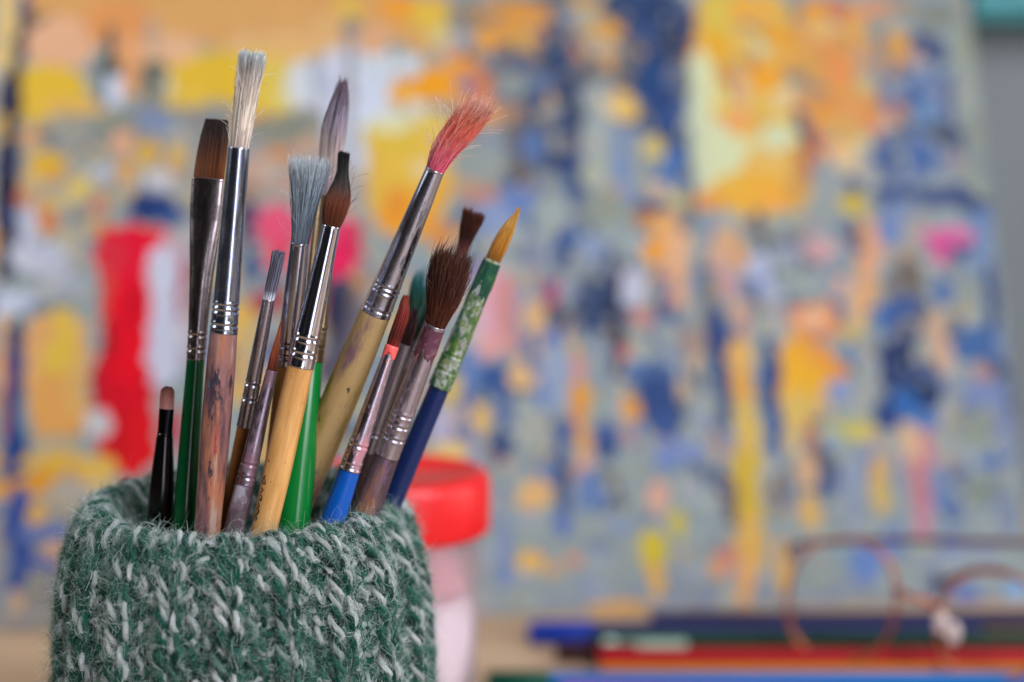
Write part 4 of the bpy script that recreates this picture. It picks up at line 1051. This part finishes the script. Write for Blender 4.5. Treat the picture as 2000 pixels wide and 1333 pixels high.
# 11 teal tip behind
brush('brush tipped with teal and dark green matted hair, blurred behind the brown mop', (672, 1000, .010), (808, 662, .008),
      [(662, 50), (760, 52), (850, 52)], [820], [(852, 50), (1000, 50)], metal('grey_ferrule', '8c888c', .35), worn('umber_wood', ['5c4a3c', ('74604c', 200, .2, .5, .62)], .5),
      dict(len=116, prof=[(0, .95), (.4, 1.3), (.8, 1.6), (1, 1.8)], grad=[(0, '1c2c24'), (.45, '3c5c4c'), (.75, '3c6c60'), (1, '1c6c70')], n=900, lenj=.12,
           bend=((0, 0), (1, -8)), clump=.4, nclump=16, curl=.0003, rad=.00007), group=G)
# 13 small dark fan
brush('small dark brown brush fanning out at its tip, rising behind the brown mop', (690, 1000, .004), (900, 500, .0),
      [(500, 24), (600, 30), (720, 36)], [690], [(722, 36), (1000, 42)], metal('stained_ferrule', '80787c', .35, [('5c3430', 400, .4, .5, .6)]), worn('brown_lacquer', ['4c2c20', ('382018', 200, .2, .5, .62)], .4),
      dict(len=92, prof=[(0, .9), (.3, 1.0), (.7, 1.55), (1, 2.0)], grad=[(0, '8c6060'), (.15, '5c2c28'), (.5, '2c100c'), (1, '4c2418')], n=900, lenj=.05,
           bend=((0, 0), (1, -9)), clump=.35, nclump=18, curl=.00018, rad=.00006, stray=10, straylen=.2, straycol='6c4038'), group=G)
# 12 big brown mop
b12, _z, _w, fz12, _r = brush('large brush with a wide shaggy brown mop and a mauve wooden handle', (703, 1030, -.0125), (851, 636, -.019),
      [(636, 40), (700, 42), (800, 47), (886, 50)], [805, 826, 850], [(888, 49), (960, 55), (1030, 58)],
      steel_dirty, worn('mauve_grained_wood', ['6f5658', ('483840', 140, .15, .44, .54), ('a06840', 180, .12, .54, .62), ('74547c', 150, .2, .60, .66), ('3a2c30', 320, .5, .64, .67)], .55, .00014),
      dict(len=136, prof=[(0, .95), (.25, 1.35), (.5, 1.8), (.75, 2.0), (1, 2.0)], grad=[(0, '4a2014'), (.3, '5c2c1c'), (.7, '47201a'), (1, '5c3426')], n=2000, dark=.72, lenj=.11,
           bend=((0, 0), (.5, -6), (1, -14)), clump=.55, nclump=46, curl=.00045, rad=.000065, stray=50, straylen=.22, straycol='7c5040', core=.8), group=G)


def paint_sleeve(br, z0, z1, waves, m, name='dried_paint'):
    f = [c for c in br.children if c.name.startswith('ferrule')][0]
    co = np.array([v.co[:] for v in f.data.vertices])
    za_ = np.unique(np.round(co[:, 2], 6))
    rz = [np.max(np.hypot(co[np.abs(co[:, 2] - z_) < 2e-6][:, 0], co[np.abs(co[:, 2] - z_) < 2e-6][:, 1])) for z_ in za_]
    a_ = np.linspace(0, 2 * np.pi, 64, endpoint=False)
    lowz = z0 + waves * (np.sin(a_ * 3 + 1) * .5 + np.sin(a_ * 7 + 2) * .3 + np.sin(a_ * 13) * .2)
    V_, F_ = [], []
    K = 22
    for i in range(K):
        f_ = i / (K - 1)
        for j in range(64):
            z_ = lowz[j] + (z1 - lowz[j]) * f_
            th_ = .00009 + .00007 * math.sin(a_[j] * 9 + z_ * 3000) * math.sin(z_ * 2300 + a_[j] * 4)
            if i == 0: th_ = -.00005
            r_ = np.interp(z_, za_, rz) + th_
            V_.append((r_ * math.cos(a_[j]), r_ * math.sin(a_[j]), z_))
    for i in range(K - 1):
        for j in range(64):
            k_ = (j + 1) % 64
            F_.append((i * 64 + j, i * 64 + k_, (i + 1) * 64 + k_, (i + 1) * 64 + j))
    return new_mesh(name, V_, F_, m, f)


paint_sleeve(b12, fz12[-1] - .0075, fz12[-1] - .0008, .0022, worn('plum_paint', ['5c3444', ('74505e', 700, 1, .5, .6)], .4, grain=False))
# 14 ochre point, navy handle
b14, _z, _w, fz14, _r = brush('rightmost brush, with pointed ochre hair, green-caked ferrule and navy blue handle', (748, 1020, -.002), (963, 508, -.006),
      [(508, 34), (560, 38), (650, 42), (752, 46)], [690, 720], [(754, 40), (850, 42), (1020, 46)],
      metal('green_caked_ferrule', 'b4b4b8', .3, [('9aa098', 240, .7, .38, .50), ('38602e', 330, .8, .46, .53), ('6c7c38', 520, .8, .54, .60), ('0c4c34', 180, .6, .57, .62), ('d8d8d4', 600, .8, .64, .67)]),
      worn('navy_lacquer', ['0c2252', ('0a1c40', 120, .4, .5, .62), ('1a3c4c', 200, .4, .62, .70)], .35, coat=.3, grain=False),
      dict(len=112, prof=[(0, .88), (.3, .98), (.6, .86), (.85, .45), (1, .15)], grad=[(0, '6c4414'), (.3, 'a86c1c'), (.7, 'b8842c'), (1, 'c89848')], n=1000, lenj=.035,
           bend=((0, 0), (.5, 2), (1, 8)), curl=.00008, rad=.00006, clump=.15, nclump=14, stray=4, straylen=.3), group=G)

paint_sleeve(b14, fz14[-1] - .0085, fz14[-1] - .0006, .0036, worn('green_paint', ['0a4632', ('346434', 420, .7, .54, .64), ('082e2a', 300, 1, .56, .64)], .45, .0002))

# ------------------------------------------------------------------ jar with the red lid
jc = Vector((0.0265, 0.112, 0))
jar = empty('plastic_jar', jc)
tag(jar, 'translucent plastic jar with a bright red screw lid and white filling, behind the knitted pot', 'jar')


def lathe(name, pr, m, parent, n=72, wave=None):
    a = np.linspace(0, 2 * np.pi, n, endpoint=False)
    V = []
    for i, (r, z) in enumerate(pr):
        for t_ in a:
            q = r
            if wave and wave[0] <= i <= wave[1]:
                q = r + wave[2] * math.cos(t_ * wave[3])
            V.append((q * math.cos(t_), q * math.sin(t_), z))
    F = []
    for i in range(len(pr) - 1):
        for j in range(n):
            k = (j + 1) % n
            F.append((i * n + j, i * n + k, (i + 1) * n + k, (i + 1) * n + j))
    return new_mesh(name, V, F, m, parent)


m_pl = mat('frosted_plastic', 'f4e8ec', .22, Transmission_Weight=.85, IOR=1.15)
lathe('jar_body', [(.0001, .0006), (.0245, .0006), (.0252, .003), (.0262, .035), (.0268, .066), (.0268, .0715), (.0256, .0715), (.0252, .035), (.0243, .004), (.0001, .0026)], m_pl, jar)
lathe('white_filling', [(.0001, .0030), (.0238, .0030), (.0246, .020), (.0250, .040), (.022, .0435), (.014, .0450), (.0001, .0445)], mat('white_powder', 'f0f0f6', .9), jar)
lathe('pink_lid_bleed', [(.0001, .0460), (.0240, .0460), (.0247, .050), (.0252, .063), (.0250, .0645), (.0001, .0645)], mat('pink_lid_bleed', 'dc98a4', .7), jar)  # added pink core: red lid's glow through the plastic, put into colour
lathe('lid', [(.0275, .0655), (.0298, .0655), (.0302, .067), (.0302, .0815), (.0296, .0838), (.0275, .0850), (.0255, .0846), (.0252, .0838), (.0001, .0836)],
      mat('red_plastic', 'dc0a14', .3), jar, 240, (2, 3, .00022, 60))

# ------------------------------------------------------------------ coloured pencils
m_wood = mat('cedar', 'c89c6c', .7)


def pencil(label, px, py, col, length=.175, r=.0040, cap=None, sharp=False, yaw=0.0, kind='pencil', caplen=.0):
    # py: picture height of the barrel's middle; solved for the depth where it lies on the table
    d = (CAM.z - r) / (math.tan(PITCH + math.atan((py - 666.5) / FPX)))
    Y = CAM.y + d
    p0 = at(px, py, Y)
    root = empty('pencil' if kind == 'pencil' else 'felt_pen', (p0.x, Y, r))
    root.rotation_euler = (0, 0, yaw)
    tag(root, label, 'pencil' if kind == 'pencil' else 'pen', 'coloured pencils and pens lying at the foot of the painting')
    m = mat('pencil_paint', tuple(v * .62 for v in lin(col)), .5, Specular_IOR_Level=.12)
    n = 6 if kind == 'pencil' else 20
    s = .022 if sharp else 0.0
    body = [(s, r), (length, r)]
    X, Yv = (0, 1, 0), (0, 0, 1)
    V, F = rings([(b[0], 0, 0) for b in body], [b[1] for b in body], None, n, True, X, Yv)
    new_mesh('barrel', V, F, m, root, smooth=(n > 6))
    if sharp:
        V, F = rings([(.006, 0, 0), (s - .0001, 0, 0)], [.0012, r * .97], None, 24, True, X, Yv)
        new_mesh('sharpened_wood', V, F, m_wood, root)
        V, F = rings([(0, 0, 0), (.0059, 0, 0)], [.0003, .0012], None, 16, True, X, Yv)
        new_mesh('lead', V, F, m, root)
    if cap:
        V, F = rings([(-.0008, 0, 0), (0, 0, 0), (caplen, 0, 0), (caplen + .0006, 0, 0)], [r * .7, r * 1.12, r * 1.14, r * 1.02], None, 24, True, X, Yv)
        new_mesh('end_cap', V, F, mat('cap_plastic', cap, .45, Specular_IOR_Level=.2), root)
    return root


pencil('dark violet pencil lying furthest back, against the foot of the painting', 1270, 1212, '2a2450', r=.0036, yaw=.01)
pencil('navy pencil with a bright blue end, furthest left of the rear pencils', 1035, 1237, '26306c', r=.0042, cap='0a2c88', caplen=.024, yaw=.008)
pencil('dark green pencil lying just behind the red one', 1165, 1254, '0e3c28', r=.0040, length=.19)
pencil('short dark maroon stub poking out left of the pale capped pen', 1085, 1275, '3c1c20', r=.0036, length=.03)
pencil('pale green capped short pen resting in front of the dark green pencil', 1180, 1268, 'a8c8b4', r=.0036, length=.031, kind='felt_pen', cap='c0d8c8', caplen=.004)
pencil('bright red pencil in the middle of the row', 1170, 1288, 'c0081c', r=.0041, length=.19)
pencil('orange-yellow pencil lying in front of the red one', 1172, 1315, 'e89010', r=.0032, length=.19, yaw=0.002)
pencil('sky blue pencil with a dark green end, nearest but one to the camera', 955, 1333, '0880d8', r=.0036, length=.24, cap='0c4838', caplen=.021)
pencil('lilac pencil nearest the camera at the bottom edge', 1095, 1352, 'b070d0', r=.0036, length=.19, yaw=-.07)

# ------------------------------------------------------------------ folded spectacles
gl = empty('spectacles', at(1790, 1290, .15))
gl.location.z = .0080
tag(gl, 'folded spectacles with thin copper-brown metal rims standing on the coloured pencils', 'glasses')
gl_inv = -np.array(gl.location)
m_rim = mat('copper_rim', 'a85c3c', .28, .6)
m_arm = mat('maroon_acetate', '4c1420', .35)
m_len = mat('lens_glass', 'ffffff', .02, Transmission_Weight=1.0, IOR=1.05)


def tube1(name, pts, r, m, parent, closed=False, n=80, origin=gl_inv):
    q = smooth_path(pts, n, closed)
    if closed:
        q = np.vstack([q, q[:1]])
    q = q + origin
    V, F, _ = tubes(q[None], np.full((1, len(q)), r), 10, np.tile(np.array([0.13, 1.0, .21]), (1, len(q), 1)))
    return new_mesh(name, V, F, m, parent)


def ell(cx, cy, rx, ry, Y0, Y1, rot=0.0, sq=2.3, n=28):
    o_ = []
    for i in range(n):
        a_ = 2 * math.pi * i / n
        c_, s_ = math.cos(a_), math.sin(a_)
        ex = math.copysign(abs(c_) ** (2 / sq), c_) * rx
        ey = math.copysign(abs(s_) ** (2 / sq), s_) * ry
        X_ = ex * math.cos(rot) - ey * math.sin(rot)
        Z_ = ex * math.sin(rot) + ey * math.cos(rot)
        f_ = (X_ / rx + 1) / 2
        o_.append(np.array(at(cx + X_, cy - Z_, Y0 + (Y1 - Y0) * f_)))
    return o_


for (cx, cy, rx, ry, Y0, Y1) in ((1645, 1172, 106, 118, .172, .158), (1935, 1226, 104, 108, .150, .136)):
    e_ = ell(cx, cy, rx, ry, Y0, Y1, -.12)
    rim_o = tube1('rim', e_, .00085, m_rim, gl, True)
    cpt = np.mean(e_, axis=0)
    pts = [tuple(p_ * .985 + cpt * .015 + gl_inv) for p_ in e_]
    n_ = len(pts)
    Vl = pts + [(p_[0], p_[1] + .0012, p_[2]) for p_ in pts]
    Fl = [tuple(range(n_)), tuple(range(n_, 2 * n_))[::-1]] + [(i, n_ + i, n_ + (i + 1) % n_, (i + 1) % n_) for i in range(n_)]
    new_mesh('lens', Vl, Fl, m_len, gl, smooth=False)
A_ = lambda x, y, Y: tuple(at(x, y, Y))
tube1('bridge', [A_(1745, 1150, .158), A_(1775, 1163, .152), A_(1805, 1172, .150), A_(1835, 1190, .150)], .0011, m_rim, gl, n=30)
tube1('temple_arm', [A_(1542, 1085, .172), A_(1548, 1068, .176), A_(1600, 1060, .184), A_(1700, 1055, .186), A_(1850, 1057, .184), A_(2010, 1062, .18), A_(2150, 1075, .178)], .0013, m_arm, gl, n=60)
tube1('temple_arm', [A_(2040, 1190, .136), A_(2040, 1165, .150), A_(1960, 1116, .160), A_(1890, 1118, .165), A_(1838, 1140, .172)], .0011, m_arm, gl, n=60)
for (x, y, Y) in ((1838, 1216, .142), (1862, 1237, .140)):
    c_ = at(x, y, Y)
    bm_v, bm_f = [], []
    nn = 16
    for i in range(9):
        ph_ = math.pi * i / 8
        for j in range(nn):
            t_ = 2 * math.pi * j / nn
            bm_v.append((c_.x + gl_inv[0] + .0026 * math.sin(ph_) * math.cos(t_), c_.y + gl_inv[1] + .0012 * math.sin(ph_) * math.sin(t_), c_.z + gl_inv[2] + .0042 * math.cos(ph_)))
    for i in range(8):
        for j in range(nn):
            bm_f.append((i * nn + j, i * nn + (j + 1) % nn, (i + 1) * nn + (j + 1) % nn, (i + 1) * nn + j))
    new_mesh('nose_pad', bm_v, bm_f, mat('clear_silicone', 'f0e0dc', .08, Transmission_Weight=.6, IOR=1.4), gl)
    tube1('pad_wire', [A_(x, y, Y + .001), A_(x - 12, y + 22, Y + .004), A_(x + 2, y + 50, Y + .005)], .0005, m_rim, gl, n=20)
bpy.context.view_layer.update()
